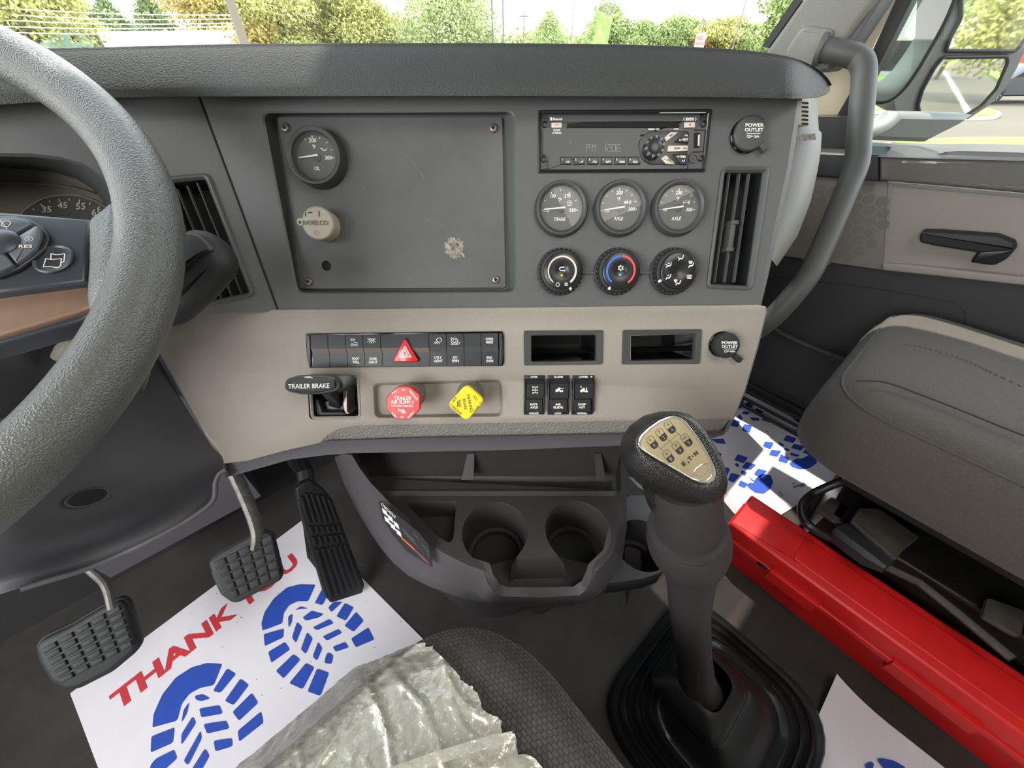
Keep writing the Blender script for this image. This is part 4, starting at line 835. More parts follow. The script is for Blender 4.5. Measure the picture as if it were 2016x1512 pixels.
g=G(); x,y=WF_.at(*CB(-10,820),.013); g.lathe(WF_,x,y,[(.0098,.008),(.0098,.013),(.007,.0148),(.003,.0153)],24,c1=True); P('centre_button',g,M_spoke,wheel)
g=G(); g.text(WF_,'RES',*CB(210,860),110/4.2,26/4.2,h=.0128,bold=.01); g.ink(WF_,[[CB(238+34*math.cos(a*PI/8),800+18*math.sin(a*PI/8)) for a in range(17)],[CB(225,800),CB(251,800)],[CB(238,790),CB(238,810)]],.7,.0128); P('lettering',g,M_cream,b2,smooth=0)
g=G(); g.ink(WF_,[[CB(10,690),CB(30,655),CB(70,648),CB(90,665),CB(70,695),CB(40,700),CB(10,690)],[CB(0,645),CB(60,715)]],1.0,.0128); P('symbol',g,M_cream,b1,smooth=0)
x,y=WF_.at(*CB(440,970),.008); sc=WF_.sc(*CB(440,970),.008)
ov=[CB(440+176*math.cos(a)*math.cos(.25)+108*math.sin(a)*math.sin(.25),970-176*math.cos(a)*math.sin(.25)+108*math.sin(a)*math.cos(.25)) for a in [2*PI*i/32 for i in range(32)]]
q=WF_.poly(ov,.008); g=G(); g.loft(WF_,[(q,.006),(q,.0085),(offs(q,.0008),.009),(offs(q,.0016),.008),(offs(q,.006),.0068)],c1=True); ob_=P('oval_button',g,M_spoke,wheel)
g=G(); g.ink(WF_,[[CB(358,1030),CB(378,962),CB(430,970),CB(508,962),CB(500,1020),CB(480,1038),CB(420,1028),CB(358,1030)],[CB(420,965),CB(422,922),CB(470,930),CB(535,922),CB(528,985),CB(506,998)]],1.6,.0092); P('symbol',g,M_cream,ob_,smooth=0)
# ------------------------------------------------------------------ steering column stalk
st=thing('column_stalk','dark grey multifunction stalk behind the right side of the steering wheel','lever',PT(330,590,.36))
SK_=Fr(PT(385,545,.338),Tw(.8,-.6,0.1),(0.1,0.45,.9)); 
so1=SK_.poly([(349,452),(368,449),(388,453),(412,470),(430,492),(440,518),(436,542),(397,588),(335,643),(290,650),(285,560)])
so1=rnd(so1,.006,4)
g=G(); g.loft(SK_,[(offs(so1,.010),-.030),(offs(so1,.002),-.024),(so1,-.016),(so1,-.010),(offs(so1,.0025),-.004),(offs(so1,.006),-.001),(offs(so1,.010),0)],c0=True,c1=True); P('stalk_body',g,M_blackm,st,smooth=60)
g=G(); g.tube([SK_.pt(335,560,.0008),SK_.pt(372,523,.0008),SK_.pt(404,500,.0006),SK_.pt(432,506,-.004)],.0009,6); P('stalk_seam',g,M_void,st)
g=G(); q=rnd(SK_.poly([(352,462),(370,458),(388,462),(408,478),(420,494),(404,497),(372,518),(340,550)],.001),.003,3); g.prism(SK_,q,-.002,.0022,.002); P('stalk_end',g,M_bezel,st,smooth=60)
# ------------------------------------------------------------------ knee panel and column shroud
knee=thing('knee_panel','dark grey lower dash panel below the steering column with a round hole','panel',PT(250,980,.42))
rowsd=[[(-150,700,.34),(0,700,.36),(110,695,.40),(200,690,.44),(300,686,.476)],
[(-150,860,.32),(0,850,.345),(130,832,.385),(245,826,.435),(365,800,.486)],
[(-150,980,.32),(0,985,.345),(130,960,.385),(262,930,.43),(412,872,.492)],
[(-150,1090,.33),(0,1080,.35),(130,1050,.385),(290,985,.44),(440,908,.50)],
[(-150,1160,.36),(20,1130,.385),(150,1095,.42),(300,1035,.46),(425,955,.503)],
[(-150,1215,.365),(40,1158,.388),(170,1118,.423),(300,1062,.458),(418,985,.503)]]
rows=[[PT(*p) for p in r] for r in rowsd]; rows=densify(rows,4); rows=[list(cat(r,4)) for r in rows]
g=G(); g.grid(rows); P('panel_skin',g,M_knee,knee,smooth=70)
lip=[PT(40,1160,.386),PT(105,1140,.402),PT(170,1120,.421),PT(235,1093,.44),PT(300,1062,.456),PT(360,1030,.475),PT(405,1000,.49),PT(422,980,.497),PT(424,950,.50),PT(432,932,.50),PT(445,924,.503)]
g=G(); g.tube(cat(lip,4),.0030,8); P('panel_edge',g,M_lip,knee,smooth=60)
c=PT(170,978,.396); KF=Fr(c,PT(262,930,.43)-PT(130,960,.385),PT(130,960,.385)-PT(130,1050,.385)); KF=Fr(KF.w(0,0,.001),KF.u,KF.v); g=G(); g.lathe(KF,0,0,[(.0165,.003),(.0160,.0045),(.0140,.004),(.013,-.002)],32,ry=.55,c1=False); P('hole_rim',g,M_knee,knee)
g=G(); g.lathe(KF,0,0,[(.0140,.0042),(.001,.0040)],32,ry=.55,c1=True); P('access_hole',g,M_void,knee)
g=G(); g.prism(XY.__class__(PT(50,1135,.40),(0.9,0.35,.1),(0,.3,1)),[(0,0),(.03,.016),(.034,.020),(.0,.006)],0,.003,.001); P('loose_clip',g,M_steel,knee)
# column shroud seen between the rim and the knee panel
shr=thing('column_shroud','dark shroud around the steering column with a worn metal key ring edge','column cover',PT(200,740,.40))
rows=[[(-120,640,.30),(0,640,.33),(110,655,.37),(180,690,.40)],[(-120,720,.29),(0,720,.32),(110,720,.36),(175,735,.40)],[(-120,830,.31),(0,820,.34),(100,800,.38),(170,790,.42)]]
g=G(); g.grid(densify([[PT(*p) for p in r] for r in rows],3)); P('shroud_skin',g,M_knee,shr,smooth=70)
g=G(); g.tube([PT(110,705,.345),PT(128,690,.345),PT(145,672,.345)],[.004,.007,.006],12); P('tilt_lever',g,M_cap,shr)
g=G(); g.tube([PT(275,782,.46),PT(283,760,.46),PT(290,735,.46),PT(292,718,.46)],[.002,.004,.005,.004],10,squash=.5); g.tube([PT(284,778,.462),PT(292,805,.466),PT(300,828,.47),PT(304,836,.47)],[.001,.0022,.003,.002],8); P('worn_bracket',g,M_steel,shr)
# ------------------------------------------------------------------ pedals
def frame3(o,xp,yp): return Fr(o,xp-o,yp-o)
def bil(c,u,v): 
    a=Vector(c[0])*(1-u)+Vector(c[1])*u; b=Vector(c[3])*(1-u)+Vector(c[2])*u; q=a*(1-v)+b*v; return (q.x,q.y)
F_up=Tw(0,.62,.78)
# brake
PB=Fr(PT(485,1115,.665),Tw(1,0.0,0),Tw(0,.70,.71))
bk=thing('brake_pedal','black ribbed rubber brake pedal on a worn steel arm, middle pedal','pedal',PT(485,1125,.68))
bp_=[(412,1108),(430,1090),(500,1052),(520,1047),(537,1053),(545,1085),(556,1130),(552,1142),(470,1186),(458,1187),(436,1172),(420,1140)]
q=rnd(PB.poly(bp_),.004,3); g=G(); g.prism(PB,q,-.018,0,.004); g.prism(PB,offs(q,-.0018),-.016,-.006,.002); P('pedal_pad',g,M_pedal,bk)
crn=PB.poly([(418,1108),(535,1050),(553,1134),(450,1184)],.004)
g=G()
for i in range(5):
    for j in range(5):
        u0,u1=(i+.08)/5,(i+.92)/5; v0,v1=(j+.1)/5,(j+.9)/5
        if i==0: u0+=.015*j
        g.prism(PB,[bil(crn,u0,v0),bil(crn,u1,v0),bil(crn,u1,v1),bil(crn,u0,v1)],-.001,.0035,.0012)
P('tread_blocks',g,M_pedal,bk,kind='stuff')
g=G(); g.tube(cat([PT(458,925,.70),PT(470,950,.70),PT(488,990,.695),PT(500,1020,.69),PT(508,1050,.685),PT(505,1075,.685)],4),[.017]*21,10,squash=.55,up=(1,.3,0)); P('pedal_arm',g,M_steel,bk,label='worn steel arm')
# clutch
PC=Fr(PT(170,1262,.60),Tw(1,0,0),Tw(0,.70,.71))
ck=thing('clutch_pedal','black ribbed rubber clutch pedal on a thin steel arm, leftmost pedal','pedal',PT(170,1275,.61))
cp_=[(68,1276),(80,1260),(140,1232),(200,1196),(235,1182),(248,1192),(262,1245),(271,1270),(262,1286),(215,1325),(150,1358),(125,1360),(98,1345),(75,1305)]
q=rnd(PC.poly(cp_),.005,3); g=G(); g.prism(PC,q,-.022,0,.007); g.prism(PC,offs(q,-.003),-.02,-.008,.003); P('pedal_pad',g,M_pedal,ck)
crn=PC.poly([(76,1280),(236,1188),(264,1272),(118,1350)],.004)
g=G()
for i in range(5):
    for j in range(6):
        u0,u1=(i+.1)/5,(i+.88)/5; v0,v1=(j+.14)/6,(j+.86)/6
        g.prism(PC,[bil(crn,u0,v0),bil(crn,u1,v0),bil(crn,u1,v1),bil(crn,u0,v1)],-.001,.003,.0014)
P('tread_blocks',g,M_pedal,ck,kind='stuff')
g=G(); g.tube(cat([PT(168,1116,.62),PT(185,1130,.62),PT(204,1148,.615),PT(214,1172,.61),PT(220,1200,.605)],4),[.0055]*17,10); P('pedal_arm',g,M_steel,ck,label='thin steel arm')
# throttle
o=PT(684,1180,.825); tp=PT(617,957,.72); 
PA=Fr(o,Tw(1,.05,0),tp-o)
ak=thing('throttle_pedal','long black accelerator pedal with lengthwise ribs, rightmost pedal','pedal',PT(684,1180,.84))
ap_=[(583,963),(596,953),(612,948),(640,966),(655,985),(718,1152),(714,1168),(652,1188),(640,1175),(588,1000)]
q=rnd(PA.poly(ap_),.003,3); g=G(); g.prism(PA,q,-.016,0,.003); P('pedal_pad',g,M_rubber,ak)
crn=PA.poly([(648,1184),(716,1158),(650,975),(585,966)],.003)
g=G()
for i in range(6):
    for v0,v1 in ((.02,.50),(.535,.61),(.64,.70),(.735,.985)):
        u0,u1=(i+.17)/6,(i+.72)/6
        g.prism(PA,[bil(crn,u0,v0),bil(crn,u1,v0),bil(crn,u1,v1-(.03 if i in(0,5) and v1>.9 else 0)),bil(crn,u0,v1-(.03 if i in(0,5) and v1>.9 else 0))],-.002,.0045,.0014)
P('pedal_ribs',g,M_rubber,ak,kind='stuff')
g=G(); g.tube([PA.w(.0,.03,-.014),PA.w(0,.14,-.014),PT(600,930,.80),PT(585,905,.84)],[.014,.016,.016,.02],10); P('pedal_arm',g,M_rubber,ak)
# ducts and brackets seen under the dash
g=G(); g.box(TF,-.40,-.12,.76,.83,.12,.46,.02); P('heater_duct',g,M_lip,label='dark grey duct box low on the firewall behind the brake pedal arm',cat='duct')
g=G(); g.box(TF,-.02,.10,.72,.80,.34,.48,.015); g.box(TF,-.06,.14,.74,.82,.22,.36,.015); P('pedal_bracket',g,M_blackm,label='black bracket on the firewall above the long accelerator pedal',cat='bracket')
# ------------------------------------------------------------------ console with cup holders
ZC=.39; ZD=zfr(ZC)
con=thing('cup_holder_console','charcoal plastic floor console with two large cup holders and a small bin','console',ZD.pt(1000,1080)*1.0)
left=[(705,940),(728,965),(747,985),(778,1013),(809,1040),(838,1064),(872,1088),(920,1112),(952,1124)]
notch=[(957,1140),(967,1160),(990,1168),(1065,1170),(1140,1165),(1158,1145),(1170,1124)]
right=[(1190,1108),(1205,1090),(1217,1050),(1220,1000),(1221,966)]
cupA=(974,1046); cupB=(1138,1044)
def cupc(px,r): x,y=ZD.at(*px); return circ(x,y,r,n=48)
sA=ZD.sc(*cupA); RA=.0475
deck=ZD.poly(left+[(952,1124)][:0]+[(962,1128),(1165,1126)]+right)
binp=rnd(ZD.poly([(797,990),(900,986),(893,1060),(885,1070),(862,1056)]),.006,4)
# notch region between the cups: lower saddle in front
cA=cupc(cupA,RA); cB=cupc(cupB,RA)
slotA=ZD.poly([(950,1085),(1000,1085),(1004,1140),(962,1140)]); 
def keyhole(c,px,flare):
    # circle open towards the driver: arc plus two flared points at the front edge
    out=[]
    for p in c:
        out.append(p)
    return out
bx=[ZD.at(*p) for p in [(958,1126),(1012,1107),(1108,1105),(1168,1122)]]
ax,ay=ZD.at(*cupA); bx_,by_=ZD.at(*cupB)
def arcpts(cx,cy,r,a0,a1,n=30): return [(cx+r*math.cos(rad(a0+(a1-a0)*i/n)),cy+r*math.sin(rad(a0+(a1-a0)*i/n))) for i in range(n+1)]
# deck outline running in and out of both cups
oa=arcpts(ax,ay,RA,-112,-392+0,34)      # clockwise over the far side
ob2=arcpts(bx_,by_,RA,-148,-428,34)
saddle=[ZD.at(1016,1098),ZD.at(1100,1096)]
outline=ZD.poly(left)+[ZD.at(958,1124)]+oa+saddle+ob2+[ZD.at(1166,1124)]+ZD.poly(right)
g=G(); g.plate(ZD,outline,[binp],0.0); P('deck',g,M_console,con,smooth=20)
for nm,(cx,cy) in (('cup_holder',(ax,ay)),('cup_holder',(bx_,by_))):
    g=G(); a=(-112,-392) if cx==ax else (-148,-428)
    pr=[(RA,.0),(RA-.001,-.002),(RA-.0025,-.05),(RA-.004,-.085)]
    lo_=[arcpts(cx,cy,r,*a,34) for r,h in pr]
    g.rings([[ZD.w(x,y,pr[i][1]) for x,y in l] for i,l in enumerate(lo_)],closed=False)
    c=circ(cx,cy,RA+.004,n=40); g.flat(ZD,c,-.085)
    g.lathe(ZD,cx,cy,[(RA-.004,-.072),(RA-.010,-.072),(RA-.011,-.085)],40)
    P(nm,g,M_console,con)
    g=G(); g.flat(ZD,circ(cx,cy,RA-.011,n=32),-.0845); P('cup_pad',g,M_blackm,con)
# saddle in front of the cups and notch
g=G(); 
sad_t=[ZD.pt(1016,1098),ZD.pt(1100,1096)]
S2=[PT(1012,1140,.585),PT(1108,1138,.585)]
zs=zfr(ZC-.055)
fl=[zs.pt(978,1166),zs.pt(1008,1148),zs.pt(1112,1146),zs.pt(1140,1163)]
g.rings([[ZD.pt(1012,1108),sad_t[0],sad_t[1],ZD.pt(1106,1106)],[zfr(ZC-.004).pt(1008,1112),zfr(ZC-.003).pt(1018,1102),zfr(ZC-.003).pt(1098,1100),zfr(ZC-.004).pt(1110,1110)],[zs.pt(1003,1146),zs.pt(1012,1140),zs.pt(1108,1138),zs.pt(1116,1145)]],closed=False)
P('cup_saddle',g,M_console,con)
g=G(); fr_=[zs.pt(*p) for p in ((940,1120),(1010,1100),(1106,1098),(1180,1115),(1160,1150),(1140,1166),(990,1170),(966,1160))]; g.add(fr_,[tuple(range(8))]); P('notch_floor',g,M_console,con)
nt=[(955,1127),(962,1150),(975,1164),(992,1170),(1065,1172),(1138,1168),(1152,1158),(1163,1140),(1170,1124)]
zr=ZC-.002
tops=[ZD.pt(952,1124),ZD.pt(960,1148,),zfr(ZC-.02).pt(972,1166),zfr(ZC-.035).pt(990,1173),zfr(ZC-.038).pt(1065,1175),zfr(ZC-.035).pt(1140,1171),zfr(ZC-.02).pt(1156,1160),ZD.pt(1166,1142),ZD.pt(1172,1124)]
ins=[ZD.pt(958,1124),zfr(ZC-.01).pt(967,1147),zfr(ZC-.03).pt(979,1161),zs.pt(993,1166),zs.pt(1065,1168),zs.pt(1137,1163),zfr(ZC-.03).pt(1149,1154),zfr(ZC-.01).pt(1160,1138),ZD.pt(1166,1124)]
g=G(); g.rings([tops,ins,[p-Vector((0,0,.06)) for p in ins]],closed=False); P('notch_lip',g,M_console2,con,smooth=60)
# bin walls
g=G(); g.loft(ZD,[(binp,0),(offs(binp,.001),-.002),(offs(binp,.003),-.04)],c1=True); P('small_bin',g,M_console,con)
# outer skin of the console
rim=[(674,894,.50),(690,920,.47),(712,948,.43),(747,985,.395),(778,1013,.391),(809,1040,.39),(838,1064,.39),(872,1088,.39),(920,1112,.39),(952,1124,.39),(960,1148,.388),(975,1168,.37),(992,1174,.356),(1065,1176,.353),(1140,1172,.356),(1158,1160,.37),(1167,1142,.388),(1174,1124,.39),(1205,1092,.39),(1219,1029,.39),(1222,966,.39)]
mid=[(660,905,.40),(676,950,.36),(700,1000,.32),(730,1050,.30),(752,1082,.295),(776,1110,.29),(805,1134,.285),(845,1155,.285),(900,1174,.29),(930,1182,.29),(945,1185,.30),(965,1187,.315),(990,1189,.32),(1065,1190,.32),(1140,1186,.315),(1165,1180,.31),(1180,1174,.31),(1195,1160,.31),(1224,1120,.31),(1232,1050,.31),(1232,990,.31)]
low=[(640,905,.10),(650,960,.06),(668,1015,.03),(700,1075,.0),(720,1110,.0),(748,1140,.0),(780,1160,.0),(830,1172,.0),(890,1180,.0),(920,1184,.0),(940,1187,.02),(960,1188,.03),(990,1186,.04),(1065,1184,.05),(1140,1180,.05),(1160,1172,.05),(1170,1165,.05),(1185,1150,.05),(1200,1110,.05),(1205,1050,.05),(1205,990,.05)]
Z=lambda p,dz=0:zfr(p[2]+dz).pt(p[0],p[1])
rA=[Z(p) for p in rim]; rB=[Z(p) for p in mid]; rC=[Z(p) for p in low]
ctr=ZD.pt(1050,1000)
rAi=[a+Vector(((ctr-a).x,(ctr-a).y,0)).normalized()*.013-Vector((0,0,.0006)) for a in rA]
rB2=[b*.0+ (b+(Vector(((ctr-b).x,(ctr-b).y,0)).normalized()*.03)-Vector((0,0,.03))) for b in rB]
rC2=[Vector((b.x,b.y,.0))+Vector(((ctr-b).x,(ctr-b).y,0)).normalized()*.10 for b in rB]
rm=[a.lerp(b,.5)+Vector(((a-ctr).x,(a-ctr).y,0)).normalized()*.006 for a,b in zip(rA,rB)]
g=G(); g.rings([rAi,rA,rm,rB,rB2,rC2],closed=False); P('outer_skin',g,M_console2,con,smooth=60)
# back recess of the console
g=G()
pr=[(ZC,0.0),(ZC,.004),(ZC-.012,.008),(ZC-.012,.030),(ZC-.006,.036),(ZC+.07,.046),(ZC+.10,.05)]
yL=lambda px:ZD.at(px,972)[1]
xs_=[ZD.at(px,972)[0] for px in (728,1222)]
y0=ZD.at(975,972)[1]
g.rings([[Vector((x,y0+dy,z)) for x in (xs_[0]-.02,xs_[1])] for z,dy in pr],closed=False)
g.rings([[Vector((xs_[0]+.02+i*(xs_[1]-xs_[0]-.02)/2,y0-.004,ZC+.0005)) for i in range(3)],[Vector((xs_[0]+i*(xs_[1]-xs_[0])/2,y0+.003,ZC+.003)) for i in range(3)]],closed=False)
P('rear_wall',g,M_console,con)
for a,b in ((920,934),(1170,1184)):
    g=G(); p0=PT(a,893,.60);p1=PT(b,893,.60);p2=PT(b+8 if a>1000 else b-2,945,.605);p3=PT(a+4 if a>1000 else a-12,945,.605)
    g.add([p0,p1,p2,p3,p0+Vector((0,.05,0)),p1+Vector((0,.05,0)),p2+Vector((0,.05,0)),p3+Vector((0,.05,0))],[(0,1,2,3),(0,3,7,4),(1,2,6,5)]); P('divider_rib',g,M_console,con)
g=G(); a=[PT(674,893,.60),PT(700,893,.63),PT(735,940,.62),PT(700,925,.59)]
g.add([PT(672,890,.585),PT(712,890,.63),PT(722,940,.625),PT(735,966,.612),PT(700,935,.585)],[(0,1,2,3,4)]); P('side_wall',g,M_console2,con)
# lower side tray with a third cup holder
Z2=zfr(.33); SB=.30
sx2_=Z2.at(1264,1072); hole3=circ(*sx2_,.042,n=40)
side=Z2.poly([(1222,985),(1240,975),(1300,968),(1312,980),(1318,1060),(1314,1105),(1298,1128),(1270,1138),(1220,1146),(1190,1148),(1200,1110),(1216,1060)])
g=G(); g.plate(Z2,side,[hole3],0.0); g.lathe(Z2,*sx2_,[(.042,0),(.041,-.003),(.039,-.05),(.0385,-.065),(.032,-.065),(.031,-.075)],40,c1=True)
P('side_tray',g,M_console,con)
so2=ccw(side); g=G(); g.loft(Z2,[(offs(so2,.0),.0),(offs(so2,-.003),-.004),(offs(so2,-.003),-.03),(offs(so2,.01),-.05),(offs(so2,.05),-.12)]); P('side_tray_skin',g,M_blackm,con,smooth=50)
g=G(); g.rings([[PT(1222,880,.575),PT(1222,975,.585)],[PT(1300,880,.60),PT(1300,975,.59)],[PT(1330,880,.62),PT(1330,1000,.62)]],closed=False); P('side_tray_back',g,M_blackm,con)
# warning label on the console side
k0=(Z((747,985,.395))+Z((676,950,.36)))/2
LQ=[(747,986),(808,1038),(848,1078),(852,1117),(790,1075),(765,1045),(750,1010)]
pa=Z((747,985,.395));pb=Z((872,1088,.39));pc=Z((776,1110,.29)); SK=Fr(pa,pb-pa,pa-pc)
lab=thing('warning_label','dark warning sticker with white boxes and an orange stripe on the console side','sticker',SK.pt(800,1050,.012))
hl=.0125
g=G(); q=rnd(SK.poly([(745,985),(790,1020),(825,1048),(845,1075),(852,1118),(800,1085),(772,1052),(752,1020)],hl),.004,4); g.prism(SK,q,hl-.0005,hl,0); P('sticker_sheet',g,M_blackm,lab)
CL=lambda x,y:(540+x/4.725,880+y/4.725)
def blk(x,y,w,h): return [CL(x,y),CL(x+w,y+h*.35),CL(x+w+w*.35,y+h*1.25),CL(x+w*.35,y+h*.9)]
for (x,y) in ((1000,565),(1052,625),(1022,640),(1108,685),(1075,700),(1130,760)):
    g=G(); g.blots(SK,[[CL(x,y),CL(x+44,y+34),CL(x+56,y+82),CL(x+12,y+46)]],hl+.0003); P('white_box',g,M_white2,lab,smooth=0)
g=G(); g.text(SK,'CASCADIA',*CL(1062,592),190/4.7,20/4.7,rot=-45,h=hl+.0003,bold=.02); P('lettering',g,M_white2,lab,smooth=0)
g=G(); g.blots(SK,[[CL(1180,832),CL(1300,940),CL(1302,962),CL(1182,850)]],hl+.0003); P('orange_stripe',g,M_orange,lab,smooth=0)
g=G(); g.blots(SK,[[CL(1300,940),CL(1440,1070),CL(1442,1095),CL(1380,1045),CL(1302,962)]],hl+.0003); P('brown_stripe',g,M_brownlab,lab,smooth=0)
g=G(); g.ink(SK,[[CL(1180+k*14,745+k*26),CL(1300+k*14,870+k*26)] for k in range(3)]+[[CL(1300,812),CL(1340,850)],[CL(1372,905),CL(1420,950),CL(1436,1010)]],.6,hl+.0003); P('fine_print',g,M_strip,lab,kind='stuff',smooth=0)
# ------------------------------------------------------------------ gear lever
lev=thing('gear_lever','tall black gear lever with a gear pattern plate on its knob','gear lever',PT(1375,1352,.66))
kc=PT(1322,900,.335)
KN=Fr(kc,(1,0.05,-.10),(0,.72,.70)); 
CK=lambda x,y:(1220+x/7.562,800+y/7.562)
emb=[CK(*p) for p in ((720,172),(790,160),(870,178),(960,250),(1080,400),(1200,570),(1310,760),(1385,930),(1385,1030),(1340,1095),(1260,1125),(1160,1115),(1040,1065),(860,955),(640,830),(450,720),(320,630),(278,570),(285,500),(340,420),(450,320),(580,230))]
out=[(1225,880),(1229,858),(1243,838),(1270,818),(1300,810),(1330,809),(1354,815),(1374,833),(1392,860),(1408,890),(1420,920),(1425,950),(1422,975),(1405,992),(1378,996),(1345,990),(1305,972),(1268,950),(1240,925),(1228,905)]
HK_=0.0
c0=KN.at(1322,888,0)
Nn=56
eL=resample(KN.poly(emb,0),c0,Nn)
oL=resample(KN.poly(out,-.022),c0,Nn)
mix=lambda A,B,t:[(a[0]*(1-t)+b[0]*t,a[1]*(1-t)+b[1]*t) for a,b in zip(A,B)]
eO=[(c0[0]+(x-c0[0])*1.05,c0[1]+(y-c0[1])*1.05) for x,y in eL]
nk=KN.at(1345,985,-.06); nL=resample(circ(nk[0],nk[1],.034,n=40),nk,Nn)
L=[]
for t,h in ((0,-.0015),(.12,.001),(.3,.0015),(.5,-.001),(.7,-.006),(.86,-.012),(.96,-.018),(1.0,-.024)): L.append([KN.w(x,y,h) for x,y in mix(eO,oL,t)])
neck=[PT(1344,980,.385),PT(1347,1010,.40)]
ax_=(neck[1]-neck[0]).normalized()
def ringat(c,r,ax,ref,n,ph=0,sq=1.0):
    u=ref-ax*ref.dot(ax); u.normalize(); v=ax.cross(u); 
    return [c+u*(r*math.cos(2*PI*k/n))+v*(r*sq*math.sin(2*PI*k/n)) for k in range(n)]
lax=(PT(1345,985,.395)-PT(1372,1340,.655)).normalized()
R1=ringat(PT(1353,984,.378),.0345,lax,KN.u,Nn); R2=ringat(PT(1354,992,.384),.0335,lax,KN.u,Nn)
nk=KN.at(1350,975,-.052); nL=resample(circ(nk[0],nk[1],.0325,n=40),nk,Nn)
for t,h in ((.02,-.030),(.14,-.038),(.38,-.046),(.7,-.051),(1.0,-.056)): L.append([KN.w(x,y,h) for x,y in mix(oL,nL,t)])
L.append([KN.w(x,y,-.075) for x,y in nL])
g=G(); g.rings(L); P('knob',g,M_knob,lev,smooth=180)
g=G(); pts=[PT(1349,945,.375),PT(1351,975,.385),PT(1354,1010,.398),PT(1355,1045,.415),PT(1356,1080,.435)]; g.tube(cat(pts,4),[.0332]*17,32); P('lever_collar',g,M_sleeve,lev,smooth=60)
g=G(); g.tube(cat([PT(1354,1043,.410),PT(1354,1048,.413)],2),.0385,32); P('seam_ring',g,M_blackm,lev)
sl_=[(1352,1036,.41,.0395),(1353,1050,.418,.0425),(1355,1072,.43,.0430),(1358,1095,.445,.0375),(1359,1115,.46,.0315),(1359,1150,.49,.0285),(1358,1200,.53,.0270),(1362,1250,.57,.0262),(1367,1300,.61,.0265),(1372,1345,.645,.0310),(1374,1362,.66,.040)]
P_=[PT(a,b,c) for a,b,c,d in sl_]; pc=cat(P_,4); rc=[q[0] for q in [(v.x,) for v in cat([Vector((d,0,0)) for *_,d in sl_],4)]]
g=G(); g.tube(pc,rc,32); P('rubber_sleeve',g,M_sleeve,lev,smooth=60)
g=G(); g.prism(KN,KN.poly([CK(196,1080),CK(214,1070),CK(345,1180),CK(368,1250),CK(345,1240)],-.036),-.045,-.036,.001); P('range_switch',g,M_steel,lev,label='small metal range switch')
g=G(); eI=[(c0[0]+(x-c0[0])*.955,c0[1]+(y-c0[1])*.955) for x,y in eL]; g.loft(KN,[(eO,-.003),(eO,.0018),(offs(eL,.0),.0024),(eI,.0018)]) ; P('plate_rim',g,M_chrome,lev,smooth=60,label='bright metal rim')
g=G(); g.flat(KN,eI,.0017); pl=P('shift_pattern_plate',g,M_emblem,lev,label='brushed metal shift pattern plate')
HE=.0020; gb=G(); gw=G(); gk=G()
e1=Vector((math.cos(rad(40)),-math.sin(rad(40)))); e2=Vector((-math.sin(rad(40)),-math.cos(rad(40)))) # picture directions: along the baseline, upwards
def tl(c,x,y): 
    k=1.06*1.0; q=Vector(c)+e1*x+Vector((-.62,-.785))*y; return CK(q.x,q.y)
for a,b,c in (('9','4',(752,313)),('7','2',(625,425)),('R','R',(490,540)),('10','5',(1000,505)),('8','3',(868,620)),('6','1',(730,745))):
    lo_=[(-56,-100),(56,-100),(56,0),(-56,0)]; up=[(-56,0),(-56,98),(56,98),(56,0)]
    loP=rnd(KN.poly([tl(c,*p) for p in lo_],HE),[.0035,.0035,0,0],4); gb.flat(KN,loP,HE)
    gk.ink(KN,[[tl(c,*p) for p in ((-56,0),(-56,75),(-34,98),(34,98),(56,75),(56,0))]],.75,HE)
    p=tl(c,0,50); gk.text(KN,a,p[0],p[1],(30 if len(a)==1 else 58)/7.56,48/7.56,rot=41,h=HE)
    p=tl(c,0,-48); gw.text(KN,b,p[0],p[1],34/7.56,54/7.56,rot=41,h=HE+.0002,bold=.03)
gk.ink(KN,[[CK(712,488),CK(780,545)],[CK(572,600),CK(650,662)],[CK(835,378),CK(912,438)],[CK(612,632),CK(878,405)]],.6,HE)
for ch,x,y,w in (('E',955,855,54),('T',1046,778,56),('N',1135,700,60)): gb.text(KN,ch,*CK(x,y),w/7.56,66/7.56,rot=41,h=HE,bold=.05)
gb.blots(KN,[[CK(1086+13*math.cos(a*PI/4),742+13*math.sin(a*PI/4)) for a in range(8)],[CK(1012,830),CK(1030,815),CK(1044,836),CK(1026,852)],[CK(1000,800),CK(1008,796),CK(1012,806),CK(1004,810)]],HE)
P('black_print',gb,M_blackm,pl,smooth=0,kind='stuff'); P('line_print',gk,M_sleeve,pl,smooth=0,kind='stuff'); P('light_print',gw,M_chrome,pl,smooth=0,kind='stuff')
g=G(); q=KN.at(*CK(1230,950),.002); dome=[]; 
tq=KN.poly([CK(1320,835),CK(1330,940),CK(1290,1020),CK(1220,1060),CK(1130,1050),CK(1085,1010),CK(1130,930),CK(1220,860)],.002); g.loft(KN,[(ccw(tq),.0017),(offs(tq,.001),.0021),(offs(tq,.0025),.0010),(offs(tq,.005),.0004)],c1=True); P('thumb_dimple',g,M_chrome,lev,smooth=60)
